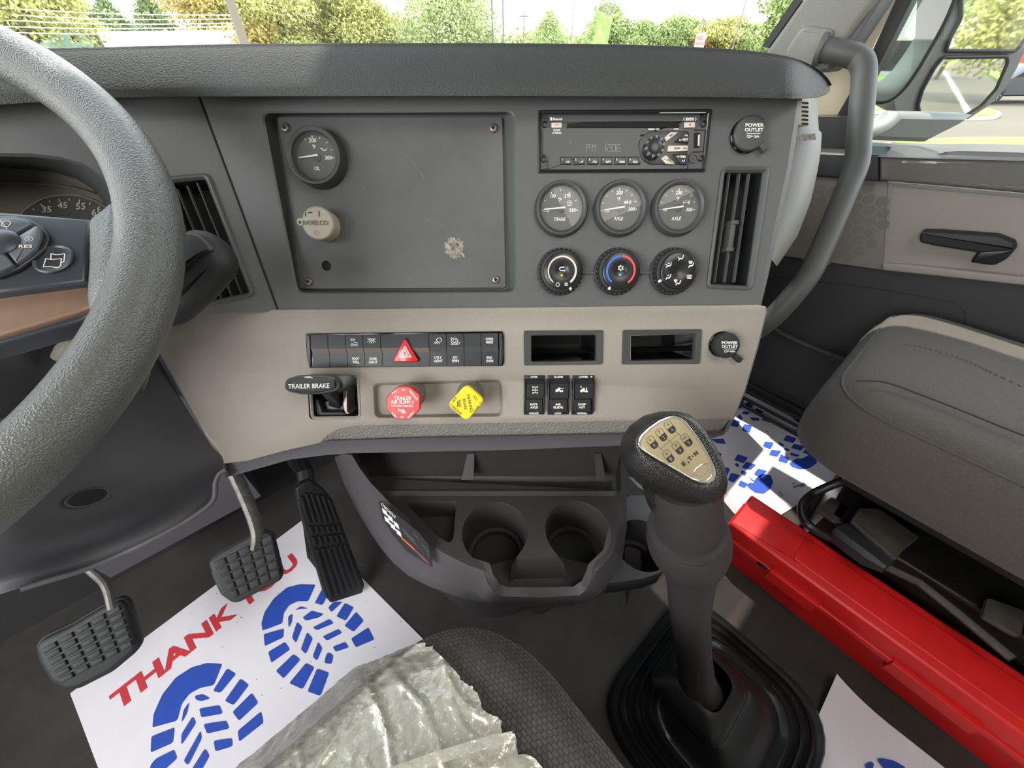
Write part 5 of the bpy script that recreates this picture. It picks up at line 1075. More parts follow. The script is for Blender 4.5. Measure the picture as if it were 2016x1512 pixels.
# boot
bt=thing('gear_lever_boot','black ridged rubber boot on the floor around the gear lever','boot',TF.w(.333,-.16,0))
def rr(x0,y0,x1,y1,r,n=7): return [TF.w(x,y,0) for x,y in rnd(rect(x0,y0,x1,y1),r,n)]
foot=Vector((.339,-.101))
bx0,by0,bx1,by1=.188,-.300,.510,0.0
prof=[(0,.0),(0,.022),(.004,.027),(.009,.022),(.012,.020),(.016,.030),(.021,.033),(.025,.024),(.029,.022),(.033,.036),(.038,.040),(.043,.030),(.047,.028),(.051,.042),(.056,.046),(.062,.040),(.068,.042)]
L=[]
for d,z in prof:
    L.append([TF.w(x,y,z) for x,y in rnd(rect(bx0+d,by0+d*1.0,bx1-d,by1-d),.095-d*.4,7)])
inn=[(.075,.050,.0),(.088,.080,.25),(.096,.092,.4)]
for d,z,s in inn:
    cx=(bx0+bx1)/2*(1-s)+foot.x*s; cy=(by0+by1)/2*(1-s)+foot.y*s; hxw=(bx1-bx0)/2-d; hyw=(by1-by0)/2-d
    L.append([TF.w(x,y,z) for x,y in rnd(rect(cx-hxw,cy-hyw,cx+hxw,cy+hyw),.055,7)])
for w,z in ((.064,.094),(.060,.108),(.054,.112),(.048,.120),(.036,.126)):
    L.append([TF.w(x,y,z) for x,y in rnd(rect(foot.x-w,foot.y-w,foot.x+w,foot.y+w),.028 if w>.037 else .025,7)])
g=G(); g.rings(L); P('ridged_boot',g,M_boot,bt,smooth=55)
# ------------------------------------------------------------------ red box beside the passenger seat
rb=thing('red_plastic_box','long red box on the floor beside the passenger seat base','box',TF.w(.69,-.3,0))
BR=Fr(TF.w(.638,0,0),Tw(0,-1,0),(0,0,1))   # long side facing the lever; n = -R
def bxp(x0,x1,y0,y1,z0,z1,b=.004):
    g=G(); g.prism(Fr((0,0,0),Tw(1,0,0),Tw(0,1,0)),rnd(rect(x0,y0,x1,y1),.004,2),z0,z1,b); return g
P('box_body',bxp(.645,.735,-.80,-.004,.0,.085),M_redbox,rb)
P('box_lid',bxp(.634,.742,-.81,.006,.092,.135,.006),M_redbox,rb)
P('lid_flange',bxp(.630,.746,-.81,.008,.080,.092,.002),M_redbox,rb)
P('raised_panel',bxp(.655,.72,-.80,-.115,.1335,.1375,.002),M_redbox,rb)
for f0,f1 in ((-.19,-.10),(-.43,-.31),(-.62,-.50)):
    g=G(); g.box(TF,.624,.640,f0,f1,.066,.096,.002); P('latch_tab',g,M_redbox,rb)
for f0 in (-.075,-.345): 
    g=G(); g.box(TF,.6285,.632,f0-.02,f0,.083,.091,.0005); P('latch_slot',g,M_void,rb)
# ------------------------------------------------------------------ paper floor mats with prints
K8=lambda x,y:(x/2.284,850+y/2.284)
K2=lambda x,y:(1150+x/3.024,780+y/3.024)
K3=lambda x,y:(1150+x/2.328,1150+y/2.328)
from mathutils import noise as nz
def fcoord(px): return zfr(.003).pt(*px)
def sheet(corner_loop,n=26,curl=None,amp=.0006,z0=.0018):
    """corner_loop: 4 world points (quad)."""
    a,b,c,d=corner_loop; rows=[]
    for j in range(n+1):
        v=j/n; r=[]
        for i in range(n+1):
            u=i/n; p=(a*(1-u)+b*u)*(1-v)+(d*(1-u)+c*u)*v
            z=z0+max(0,amp*nz.noise(Vector((p.x*9,p.y*9,1.3))))
            if curl: z+=curl(u,v)
            r.append(Vector((p.x,p.y,z)))
        rows.append(r)
    return rows
def textl(g,fr,s,px,py,w,h,hh,bold=0.0):
    cx,cy=fr.at(px,py,hh); t=G(); t.text(XY,s,1008,1200,None,10,h=0,bold=bold); V=[Vector(v) for v in t.v]
    x0=min(v.x for v in V);x1=max(v.x for v in V);y0=min(v.y for v in V);y1=max(v.y for v in V)
    g.add([fr.w(cx+((v.x-x0)/(x1-x0)-.5)*w, cy+((v.y-y0)/(y1-y0)-.5)*h,hh) for v in V],t.f); return g
HM=.0030
A=fcoord((137,1365));B=fcoord((597,1022));C_=fcoord((827,1252)); d_=(C_-B).normalized(); u_=(B-A).normalized()
MT=Fr(Vector((A.x,A.y,0)),Vector((u_.x,u_.y,0)),Vector((-d_.x,-d_.y,0)))
mat1=thing('paper_floor_mat','white paper floor mat reading THANK YOU with two blue boot prints below the pedals','floor mat',(A+C_)/2)
g=G(); g.grid(sheet([A,B,B+d_*.56,A+d_*.56])); P('paper_sheet',g,M_paper,mat1,smooth=60)
g=G(); t0=MT.at(236,1362,HM);t1=MT.at(600,1098,HM); textl(g,MT,'THANK YOU',423,1226,t1[0]-t0[0],.041,HM,bold=.035); P('lettering',g,M_pred,mat1,smooth=0)
FT=zfr(0)
FA=[[(1180,895),(1175,860),(1190,810),(1230,750),(1290,700),(1350,685),(1418,688),(1385,762),(1340,762),(1300,780),(1275,815),(1268,862)],
[(1450,703),(1415,770),(1450,780),(1480,720)],[(1500,765),(1475,790),(1490,812),(1540,765)],[(1550,770),(1590,790),(1555,850),(1512,830)],[(1600,810),(1635,850),(1590,900),(1548,872)],[(1655,880),(1682,935),(1600,970),(1578,930)],
[(1185,910),(1275,885),(1273,925),(1190,965)],[(1205,990),(1280,945),(1303,980),(1220,1040)],[(1240,1075),(1318,1000),(1350,1025),(1275,1110)],[(1300,1130),(1375,1040),(1412,1060),(1360,1158)],[(1425,1065),(1478,1085),(1440,1188),(1382,1168)],
[(1325,803),(1350,785),(1385,795),(1350,797)],[(1295,830),(1315,818),(1310,860),(1297,882)],[(1360,835),(1400,805),(1455,820),(1435,835),(1375,850)],[(1405,880),(1480,842),(1500,862),(1425,893)],[(1450,920),(1520,887),(1538,905),(1470,940)],[(1495,967),(1550,945),(1568,970),(1510,990)],
[(1335,855),(1358,880),(1330,950),(1312,925)],[(1380,902),(1405,930),(1375,1000),(1352,978)],[(1430,945),(1448,975),(1425,1030),(1405,1010)],[(1465,1005),(1475,992),(1497,1005),(1490,1045),(1458,1040)]]
FB=[[(685,1330),(690,1270),(730,1180),(790,1105),(860,1060),(930,1040),(998,1045),(960,1140),(900,1152),(850,1180),(815,1225),(795,1300)],
[(1020,1065),(1060,1090),(990,1175),(957,1165)],[(1080,1110),(1118,1140),(1050,1230),(1010,1210)],[(1130,1175),(1160,1220),(1075,1300),(1045,1260)],[(1172,1258),(1183,1310),(1075,1395),(1068,1345)],
[(680,1370),(783,1330),(775,1400),(677,1443)],[(675,1500),(700,1470),(780,1430),(795,1470),(740,1520),(675,1540)],
[(875,1187),(910,1180),(945,1200),(905,1212),(880,1205)],[(825,1250),(850,1215),(840,1265),(815,1310)],[(895,1245),(985,1230),(1000,1268),(905,1285)],[(915,1315),(1015,1300),(1030,1335),(930,1358)],[(960,1390),(1040,1378),(1045,1415),(968,1438)],
[(865,1280),(880,1310),(815,1410),(815,1360)],[(900,1345),(905,1380),(845,1500),(825,1480)],[(920,1425),(940,1460),(900,1530),(860,1520)]]
def prints(K,Lp,par,m=None,fr=FT,h=HM,nm='boot_print'):
    g=G()
    for p in Lp:
        q=rnd(fr.poly([K(*a) for a in p],h),.0035,3); g.flat(fr,q,h)
    P(nm,g,m or M_pblue,par,kind='stuff',smooth=0)
prints(K8,FA,mat1); prints(K8,FB,mat1)
g=G(); c=(692,1330); g.ink(FT,[[(c[0]+6.5*math.cos(a*PI/8),c[1]+6.5*math.sin(a*PI/8)) for a in range(17)]],.9,HM); g.text(FT,'21',c[0],c[1],7,6,rot=30,h=HM); P('page_mark',g,M_pgrey,mat1,smooth=0)
g=G(); rs=random.Random(5)
for k in range(46):
    x=rs.uniform(330,820);y=rs.uniform(1080,1380); 
    if (y-1365)>-(x-137)*.745 and y<1240+ (825-x)*.45: r=rs.uniform(.5,1.6); g.blots(FT,[[(x+r*math.cos(a)*rs.uniform(.5,1.3),y+r*math.sin(a)*rs.uniform(.4,1)) for a in [i*PI/3 for i in range(6)]]],HM+.0001)
P('dirt_specks',g,M_pgrey,mat1,kind='stuff',smooth=0)
# passenger side mat
pm=thing('paper_floor_mat','white paper floor mat with four blue boot prints in the passenger footwell','floor mat',fcoord((1500,900)))
q=[(1465,758),(1530,798),(1590,846),(1640,905),(1656,941),(1600,975),(1546,1008),(1490,1042),(1445,1010),(1395,950),(1340,850),(1400,800)]
pl_=FT.poly(q,.003); g=G(); g.prism(FT,pl_,.0010,.0022,0); P('paper_sheet',g,M_paper,pm,smooth=20)
FC=[[(1020,490),(1060,462),(1110,470),(1125,510),(1110,550),(1070,580),(1020,575),(985,550),(965,528),(985,515),(1010,518)],[(915,345),(975,365),(950,400),(893,380)],[(965,390),(1025,408),(990,440),(938,425)],[(1035,430),(1090,445),(1045,485),(1010,465)],[(835,420),(870,430),(850,480),(825,465)],[(875,455),(930,470),(890,515),(855,500)],[(930,500),(975,520),(955,548),(915,530)],[(905,395),(925,410),(915,425),(897,410)],[(940,440),(970,455),(955,475),(930,455)],[(980,480),(1010,500),(1030,510),(1000,505)]]
FD=[[(1220,400),(1265,370),(1300,370),(1345,345),(1388,355),(1385,400),(1340,430),(1280,435),(1235,420)],[(1205,232),(1265,250),(1245,280),(1185,262)],[(1250,283),(1315,298),(1290,325),(1230,308)],[(1325,305),(1385,320),(1345,350),(1300,335)],[(1075,270),(1130,275),(1110,315),(1065,300)],[(1115,318),(1175,325),(1150,360),(1100,350)],[(1170,345),(1225,370),(1205,400),(1155,385)],[(1160,272),(1195,290),(1180,300),(1155,285)],[(1195,305),(1225,318),(1215,330),(1190,320)],[(1230,335),(1285,350),(1270,362),(1225,350)]]
FE=[[(910,5),(955,15),(945,45),(905,35)],[(970,35),(1015,45),(990,75),(945,65)],[(1030,70),(1075,95),(1020,108),(1000,95)],[(1075,118),(1140,150),(1105,158),(1055,140)],[(910,55),(950,60),(930,75),(895,70)],[(950,90),(990,95),(975,110),(935,105)],[(985,125),(1040,130),(1045,145),(1000,145)],[(925,105),(945,130),(935,145),(910,125)],[(880,135),(930,150),(915,185),(865,175)],[(950,165),(1000,175),(985,218),(940,205)]]
for f in (FC,FD,FE,[[(755,255),(830,252),(845,285),(790,280)],[(800,330),(820,345),(812,360),(780,350)]]): prints(K2,f,pm)
g=G(); g.text(FT,'image',*K2(1280,532),72/3,26/3,rot=20,h=HM,bold=.04); g.ink(FT,[[K2(1238,520),K2(1260,515)],[K2(1290,540),K2(1322,525)],[K2(1160,575),K2(1172,572)],[K2(1178,580),K2(1180,592)],[K2(1170,597),K2(1160,594)],[K2(1080,208),K2(1095,214)]],1.8,HM); P('printer_mark',g,M_pgrey,pm,smooth=0)
# loose sheet at the lower right
ls=thing('paper_floor_mat','white paper floor mat with a curled corner at the lower right beside the lever boot','floor mat',fcoord((1700,1450)))
a=zfr(.03).pt(*K3(1162,410)); b=zfr(.004).pt(1870,1518); 
e1_=(b-a); e1_.z=0; L1=e1_.length; e1_.normalize(); e2_=Vector((-e1_.y,e1_.x,0)); 
if (zfr(0).pt(1597,1440)-a).dot(e2_)<0: e2_=-e2_
a0=Vector((a.x,a.y,0))
cur=lambda u,v:.026*max(0,1-u*5)**2*max(0,1-v*1.2)
g=G(); g.grid(sheet([a0,a0+e1_*.50,a0+e1_*.50+e2_*.45,a0+e2_*.16-e1_*.0],curl=cur)); P('paper_sheet',g,M_paper,ls,smooth=60)
prints(K3,[[(1285,828),(1310,812),(1330,820),(1322,850),(1295,850)],[(1340,800),(1370,798),(1420,808),(1475,840),(1440,880),(1380,850)]],ls,h=.006)
g=G(); zf=zfr(.020); g.ink(zf,[[K3(1210,590),K3(1250,622)]],2.2,0); g.ink(zf,[[K3(1196,576),K3(1201,582)],[K3(1262,630),K3(1268,636)],[K3(1385,705),K3(1402,718)]],1.8,0); 
# ------------------------------------------------------------------ seat cushions
def sdr(x,y,x0,y0,x1,y1,r):
    cx,cy=(x0+x1)/2,(y0+y1)/2; qx=abs(x-cx)-(x1-x0)/2+r; qy=abs(y-cy)-(y1-y0)/2+r
    return -(min(max(qx,qy),0)+math.hypot(max(qx,0),max(qy,0))-r)
def cushion(x0,y0,x1,y1,r,prof):
    L=[]
    for d,z in prof: L.append([TF.w(x,y,z) for x,y in rnd(rect(x0+d,y0+d,x1-d,y1-d),max(.02,r-d*.6),12)])
    g=G(); g.rings(L,True,True); return g
ps=thing('passenger_seat','dark grey cloth passenger seat with seams on a black steel base at right','seat',TF.w(.97,-.3,0))
X0,Y0,X1,Y1=.742,-.70,1.235,.022
prp=[(.06,.285),(.02,.29),(.004,.305),(0,.335),(0,.385),(.004,.415),(.012,.436),(.017,.441),(.020,.446),(.03,.456),(.05,.464),(.09,.470),(.14,.474),(.20,.476)]
P('cushion',cushion(X0,Y0,X1,Y1,.11,prp),M_cloth,ps,smooth=70)
g=G(); q=[TF.w(x,y,.4425) for x,y in rnd(rect(X0+.0165,Y0+.0165,X1-.0165,Y1-.0165),.10,12)]; g.tube(q+q[:1],.0022,6,caps=False); P('piping',g,M_cloth,ps)
ZS=zfr(.478)
g=G(); g.tube(cat([ZS.pt(*p)-Vector((0,0,dz)) for p,dz in (((1692,745),.006),((1720,747),.003),((1752,753),.002),((1830,782),.0015),((1900,810),.001),((1959,834),.001),((2030,862),.001))],5),.0016,6); P('cushion_seam',g,M_blackm,ps)
g=G(); 
pth=cat([ZS.pt(*p)-Vector((0,0,.0012)) for p in ((1774,675),(1820,684),(1873,698),(1920,716),(1959,735),(2030,768))],10)
for i in range(0,len(pth)-1,2): g.tube([pth[i],pth[i+1]],.0011,5)
P('stitching',g,M_cloth,ps,kind='stuff')
# seat base
sb=ps
g=G(); g.box(TF,.78,1.20,-.68,-.12,.0,.17,.01); P('base_box',g,M_seatblk,sb)
g=G(); g.box(TF,.80,1.21,-.69,-.10,.245,.283,.008); P('upper_frame',g,M_seatblk,sb)
KS=lambda x,y:(1560+x/3.6,880+y/3.6)
ZB=zfr(.20)
g=G(); g.tube(cat([zfr(.245).pt(*KS(430,225)),zfr(.235).pt(*KS(330,250)),ZB.pt(*KS(150,330)),ZB.pt(*KS(75,400)),ZB.pt(*KS(75,490)),ZB.pt(*KS(130,565)),zfr(.19).pt(*KS(260,640))],5),.0085,12); P('loop_frame',g,M_seatblk,sb)
g=G(); zp=zfr(.17); g.prism(zp,rnd(zp.poly([KS(165,440),KS(280,350),KS(400,430),KS(320,545)]),.006,3),-.006,0,.001); P('side_plate',g,M_seatgrey,sb)
zp=zfr(.205); g=G(); g.prism(zp,rnd(zp.poly([KS(480,430),KS(620,440),KS(900,640),KS(780,740),KS(740,800),KS(420,520)]),.004,3),-.008,0,.001); P('side_plate',g,M_seatgrey,sb)
zp=zfr(.19); g=G(); g.prism(zp,rnd(zp.poly([KS(1385,1065),KS(1660,1165),KS(1620,1350),KS(1350,1200)]),.006,3),-.008,0,.001); P('side_plate',g,M_seatgrey,sb)
hdl=[PT(*KS(330,600),.79),PT(*KS(520,760),.745),PT(*KS(680,860),.715)]
HF=Fr(hdl[0],hdl[2]-hdl[0],(0,0,1)); 
g=G(); Lh=(hdl[2]-hdl[0]).length
sec=[(-.030,-.012),(-.030,.010),(-.016,.022),(.018,.022),(.026,.012),(.026,-.012)]
L=[]
for x,s in ((0,1),(.004,1.03),(Lh*.7,1.0),(Lh,.55)): L.append([HF.w(x,y*.9*s,z*s) for z,y in sec])
ins2=[[HF.w(x,y*.75,z*.85) for z,y in sec] for x in (0,.05)]
g.rings(list(reversed(ins2))+L,True,True); P('release_handle',g,M_blackm,sb,label='black hollow release handle')
g=G(); g.tube([HF.w(Lh*.95,0,0),PT(*KS(900,960),.70),PT(*KS(1200,1200),.655),PT(*KS(1560,1500),.60)],.0075,8); P('release_rod',g,M_seatgrey,sb)
# driver seat
dsx=(-.46,-.45,.102,.178)
ds=thing('driver_seat','coarse woven grey driver seat cushion at the bottom of the view','seat',TF.w(-.18,-.12,0))
prd=[(.06,.27),(.02,.285),(.005,.31),(0,.35),(.0,.385),(.006,.415),(.02,.434),(.04,.444),(.07,.449),(.12,.452),(.18,.454)]
P('cushion',cushion(*dsx,.15,prd),M_knit,ds,smooth=80)
g=G(); g.box(TF,-.40,.04,-.45,.10,.0,.27,.02); P('seat_pedestal',g,M_seatblk,ds)
def cz(x,y):
    d=sdr(x,y,*dsx,.15)
    pr_=[p for p in prd if p[1]>=.35]
    if d<=0: return .35
    for (d0,z0),(d1,z1) in zip(pr_,pr_[1:]):
        if d<=d1 and d1>d0: return z0+(z1-z0)*(d-d0)/(d1-d0)
    return .454
fe=[zfr(.46).pt(*p) for p in ((829,1252),(850,1268),(872,1293),(900,1325),(930,1352),(952,1392),(975,1412),(990,1440),(1012,1442),(1020,1470),(1045,1490),(1065,1512),(1120,1580),(1180,1660))]
fe=[(p.dot(Tw(1,0,0)),p.dot(Tw(0,1,0))) for p in fe]
def redge(F):
    if F>=fe[0][1]: return fe[0][0]-(F-fe[0][1])*1.5
    for (r0,f0),(r1,f1) in zip(fe,fe[1:]):
        if f1<=F<=f0: return r0+(r1-r0)*(f0-F)/max(1e-6,(f0-f1))
    return fe[-1][0]
rows=[]
NR,NC=250,240
rq=random.Random(11); CRS=[]
for k in range(70):
    a=Vector((rq.uniform(-.45,.02),rq.uniform(-.2,.17))); an=rq.choice((rad(-60),rad(-35),rad(20),rad(75),rad(100)))+rq.uniform(-.35,.35); l=rq.uniform(.03,.16); CRS.append((a,Vector((math.cos(an),math.sin(an))),l,rq.uniform(.0011,.0024),rq.uniform(.0012,.0036)))
for j in range(NR+1):
    F=-.40+(j/NR)*.602; rowp=[]
    re=redge(F)+.005*nz.noise(Vector((F*70,0,0)))+.0035*nz.noise(Vector((F*260,3,0)))
    for i in range(NC+1):
        R=-.47+(i/NC)*(re+.47)
        base=max(cz(R,min(F,.160)),.433)
        if F>.158: base-= (F-.158)*1.3
        n1=1-abs(nz.noise(Vector((R*13+F*6,F*9-R*16,2.1))))*2
        n2=1-abs(nz.noise(Vector((R*38+3,F*30,5.1))))*2
        w=.004+.0030*max(0,n1)**6+.0014*max(0,n2)**4+.0007*nz.noise(Vector((R*90,F*90,1)))+.0007*max(0,1-abs(nz.noise(Vector((R*85,F*60,9.1))))*3)
        for ca,cdv,cl_,cs,ch in CRS:
            qx=R-ca.x; qy=F-ca.y; al=qx*cdv.x+qy*cdv.y
            if 0<al<cl_:
                pe=abs(qx*cdv.y-qy*cdv.x+.004*math.sin(al*60))
                if pe<cs*3: w+=ch*math.exp(-(pe/cs)**2)*math.sin(PI*al/cl_)
        ed=max(0,1-(re-R)/.012); w+=.003*ed*abs(nz.noise(Vector((F*120,7,0))))
        rowp.append(TF.w(R,F,base+w))
    rows.append(rowp)
M_film=mat('plastic_film','#b6b3a6',0.25,('noise',110,0.0022,0.9),spec=0.9,coat=0.5,var=0.15,vscale=14,alpha=.88,metal=.35)
fl_=thing('plastic_seat_cover','crumpled torn clear plastic film over the left part of the driver seat','plastic film',TF.w(-.2,0,.45))
g=G(); g.grid(rows); P('film_sheet',g,M_film,fl_,smooth=60)
# folded tape-like band of the film
bp0=[zfr(.464).pt(*p) for p in ((1010,1440),(1000,1462),(880,1500),(760,1540),(745,1520),(860,1480),(960,1450))]
g=G(); g.add([p+Vector((0,0,.004)) for p in bp0],[tuple(range(7))]); P('folded_band',g,M_film,fl_)
# ------------------------------------------------------------------ passenger door
K6=lambda x,y:(1450+x/2.7,y/2.7)
def dp(L,h): return DR.poly([K6(*p) for p in L],h)
W1=dict(kind='structure')
g=G(); g.box(Fr((0,0,0),Tw(1,0,0),Tw(0,1,0)),1.275,1.34,-1.2,1.0,-.05,.68); P('door_1',g,M_doordark,kind='structure')
door=bpy.data.objects['door_1']
# dark lower skin with pocket relief
g=G(); q=DR.poly([(1380,480),(1543,480),(1737,500),(2400,540),(2400,1500),(1380,1100)]); 
g.flat(DR,q,-.006); P('lower_skin',g,M_doordark,door)
g=G(); pk=DR.poly([(1490,560),(1512,545),(1700,565),(1900,600),(1900,700),(1679,713),(1600,690),(1530,655),(1505,625)]); g.loft(DR,[(rnd(pk,.03,4),-.004),(offs(rnd(pk,.03,4),.012),-.03)],c1=True); P('map_pocket',g,M_doordark,door)
g=G(); g.tube(cat([DR.pt(*p,.004) for p in ((1500,610),(1530,650),(1600,684),(1679,712),(1760,735),(1850,750))],4),.008,8); P('pocket_rim',g,M_doordark,door)
for k in range(4):
    g=G(); g.tube([TF.w(1.16+k*.022,.55,.02+k*.012),TF.w(1.16+k*.022,-.5,.02+k*.012)],.006,6); P('sill_rib',g,M_rubber,door)
# grey trim with handle recess
g=G(); q=DR.poly([(1748,360),(2016,383),(2300,405),(2300,640),(2016,556),(1737,531)]); g.prism(DR,q,-.02,.0,.0); P('trim_panel',g,M_doorgrey,door)
g=G(); q=DR.poly([(1756,366),(2016,388),(2300,412),(2300,610),(2016,540),(1762,518),(1745,512)],0.002); q2=DR.poly([(1778,380),(2016,400),(2300,420),(2300,590),(2016,520),(1800,505),(1770,500)],-.02)
g.loft(DR,[(ccw(q),.001),(ccw(q2),-.012)],c1=True) if len(q)==len(q2) else None; P('trim_recess',g,M_doorgrey,door,smooth=50)
g=G(); q=DR.poly([(1737,518),(1800,522),(2016,545),(2300,600),(2300,640),(2016,562),(1737,532)],.01); g.prism(DR,q,-.01,.012,.004); P('trim_ledge',g,M_doorgrey,door)
# speaker grille
q=DR.poly([(1604,346),(1748,358),(1738,532),(1530,503)],.004); g=G(); g.prism(DR,q,-.02,.003,.002); sg=P('speaker_grille',g,M_grille,door)
cx,cy=DR.at(*K6(520,1190),.0035); g=G(); rr_=DR.sc(*K6(520,1190),.0035)
hexr=.0145
for a in range(-5,6):
    for b in range(-6,7):
        x=cx+hexr*1.75*(a+.5*(b%2)); y=cy+hexr*1.52*b
        if math.hypot(x-cx,y-cy)<.092:
            pts=[(x+hexr*.88*math.cos(PI/6+k*PI/3),y+hexr*.88*math.sin(PI/6+k*PI/3)) for k in range(6)]; g.flat(DR,pts,.0036)
P('grille_cells',g,mat('grille_mesh_dark','#6a655f',0.8,('voronoi',600,0.001,1.0)),sg,kind='stuff')
# armrest strip, dark corner block, sill
q=DR.poly([(1730,309),(2016,316),(2300,322),(2300,402),(2016,382),(1730,357)],.02); g=G(); g.prism(DR,q,-.02,.022,.012); P('armrest_strip',g,M_armtrim,door)
q=DR.poly([(1560,300),(1730,305),(1730,357),(1604,346),(1560,342)],.016); g=G(); g.prism(DR,q,-.02,.018,.004); P('corner_block',g,M_doordark,door)
g=G(); g.add([DR.pt(1560,301,.018),DR.pt(1730,309,.020),DR.pt(1830,312,.022),DR.pt(2300,324,.022),DR.pt(2300,296,-.045),DR.pt(1990,284,-.045),DR.pt(1830,283,-.045),DR.pt(1704,280,-.045),DR.pt(1600,272,-.045)],[tuple(range(9))]); P('window_sill',g,M_armtrim,door)
g=G(); g.add([DR.pt(*K6(1060,825),.0225),DR.pt(*K6(1110,808),.012),DR.pt(*K6(1180,802),.010),DR.pt(2300,308,.010),DR.pt(2300,318,.0225)],[(0,1,2,3,4)]); P('sill_slot',g,M_void,door)
g=G(); q=[K6(675,775),K6(830,780),K6(790,820),K6(660,812)]; g.add([DR.pt(q[0][0],q[0][1],.004),DR.pt(q[1][0],q[1][1],.004),DR.pt(q[2][0],q[2][1],.024),DR.pt(q[3][0],q[3][1],.024)],[(0,1,2,3)]); P('window_switch',g,M_gloss,door)
# inside handle
hd=thing('door_handle','black pull handle in the grey recess of the passenger door','handle',DR.pt(1900,485,.03))
q=DR.poly([K6(970,1262),K6(982,1230),K6(1085,1232),K6(1390,1254),K6(1480,1290),K6(1487,1330),K6(1400,1340),K6(1280,1345),K6(1060,1310),K6(975,1292)],.035); g=G(); g.prism(DR,rnd(q,.004,3),.012,.036,.006); P('handle_bar',g,M_blackm,hd)
q=DR.poly([K6(1285,1335),K6(1487,1320),K6(1440,1375),K6(1370,1412),K6(1240,1395)],.02); g=G(); g.prism(DR,rnd(q,.005,3),-.012,.022,.004); P('handle_stem',g,M_black,hd)
# door frame, quarter glass, window glass
g=G(); q=DR.poly([K6(850,-200),K6(945,-200),K6(940,0),K6(700,470),K6(605,620),K6(535,620),K6(700,330),K6(850,0)],-.02); g.prism(DR,q,-.05,-.01,.004); P('window_frame',g,M_blackm,door)
g=G(); q=DR.poly([K6(880,-300),K6(2400,-300),K6(2400,770),K6(600,770)],-.06); g.flat(DR,q,-.062); P('window_2',g,M_sideglass,kind='structure')
g=G(); q=DR.poly([(1560,228),(1676,228),(1680,290),(1560,300)],-.005); g.prism(DR,q,-.03,-.004,.003); P('mirror_corner_block',g,M_doordark,door)
g=G(); q=rnd(DR.poly([K6(980,-200),K6(1240,-200),K6(1110,120),K6(960,380),K6(880,490),K6(800,545),K6(730,545),K6(712,520),K6(720,420),K6(800,260),K6(930,0)],-.05),.02,4); g.flat(DR,q,-.05); qg=P('quarter_glass',g,M_tint,door,label='tinted green quarter glass with rounded lower corner')
g=G(); w_=[DR.w(x,y,-.05) for x,y in q]; g.tube(w_+w_[:1],.0035,6,caps=False); P('glass_seal',g,M_blackm,door)
# cab side behind the pillar (painted) and pillar trim
g=G(); q=DR.poly([K6(640,-200),K6(870,-200),K6(850,0),K6(545,618),K6(200,640),K6(200,400)],-.06); g.prism(DR,q,-.09,-.06,.0); P('trim_1',g,M_body,kind='structure')
PL=Fr(Tw(1.14,0,0),Tw(0,-1,0),(0,0,1))
g=G(); q=PL.poly([K6(345,0),K6(500,-260),K6(900,-260),K6(745,0),K6(640,130),K6(520,290),K6(470,370),K6(430,390),K6(150,300),K6(165,255)]); g.prism(PL,q,-.08,.0,.012); P('trim_2',g,M_pillar,kind='structure')
tr2=bpy.data.objects['trim_2']
g=G(); q=PL.poly([K6(745,0),K6(800,-100),K6(830,-100),K6(775,0),K6(560,330),K6(485,385),K6(470,370),K6(540,270),K6(640,140)],-.02); g.prism(PL,q,-.09,-.015,.003); P('door_seal',g,M_lip,tr2)
g=G(); q=PL.poly([K6(130,250),K6(300,-5),K6(345,0),K6(165,255)],.0); g.prism(PL,q,-.02,-.004,.0); P('windscreen_band',g,M_doordark,tr2)
g=G(); q=PL.poly([K6(255,275),K6(340,150),K6(380,132),K6(500,152),K6(522,165),K6(500,215),K6(450,260),K6(430,330),K6(440,370),K6(400,400),K6(300,400)],.006); g.prism(PL,rnd(q,.01,3),-.01,.010,.008); P('handle_base_cover',g,M_pillar,tr2)
gh=thing('grab_handle','long bent grey grab handle running down from the passenger side pillar','handle',PT(1680,300,.78))
pts=[(438,262,.80),(470,262,.795),(520,272,.785),(590,288,.775),(640,305,.77),(668,335,.765),(678,390,.765),(672,480,.765),(662,600,.765),(650,720,.765),(642,850,.765),(620,930,.765),(585,1010,.765),(540,1120,.765),(480,1260,.765),(430,1370,.765),(385,1460,.765),(340,1560,.765)]
pts=pts[:-1]+[(300,1570,.77),(200,1680,.79),(100,1760,.82)]; P__=[PT(*K6(a,b),c*.955) for a,b,c in pts]; pc=cat(P__,4); g=G(); g.tube(pc,[.0195+.006*max(0,1-i/22) *0 + (.0205-.0195)*0 for i in range(len(pc))],24); P('handle_tube',g,M_tube,gh,smooth=80)
g=G(); c=PT(*K6(448,262),.764); ax=(P__[1]-P__[0]).normalized(); ff=Fr(c,Vector((0,0,1)).cross(ax),Vector((0,0,1))); g.lathe(ff,0,0,[(.026,-.004),(.026,.003),(.022,.006)],28); P('socket_ring',g,M_lip,gh)
# ------------------------------------------------------------------ outside mirror
mo=Tw(1.66,.18,.84); mn=Tw(-.64,-.768,0)
MR=Fr(mo,Tw(.768,-.64,0),(0,0,1))
mir=thing('side_mirror','grey housed passenger side mirror with a tall upper glass and a smaller lower glass','mirror',mo)
up=[(1190,-120),(1560,-120),(1540,200),(1480,272),(1110,270),(1130,210),(1190,100)]
lo2=[(1095,305),(1435,300),(1440,330),(1380,470),(1300,560),(1215,612),(1010,612),(970,600),(962,560),(985,480),(1050,360)]
hs_=[(1120,-120),(1640,-120),(1600,150),(1545,260),(1500,360),(1430,480),(1340,570),(1240,635),(1000,628),(880,615),(835,590),(830,520),(870,460),(960,380),(1030,290),(1090,200)]
q=MR.poly([K6(*p) for p in hs_],0); g=G(); g.loft(MR,[(offs(q,.03),-.11),(offs(q,.008),-.09),(q,-.03),(q,-.006),(offs(q,.004),0)],c0=True,c1=True); P('housing',g,M_housing,mir,smooth=50)
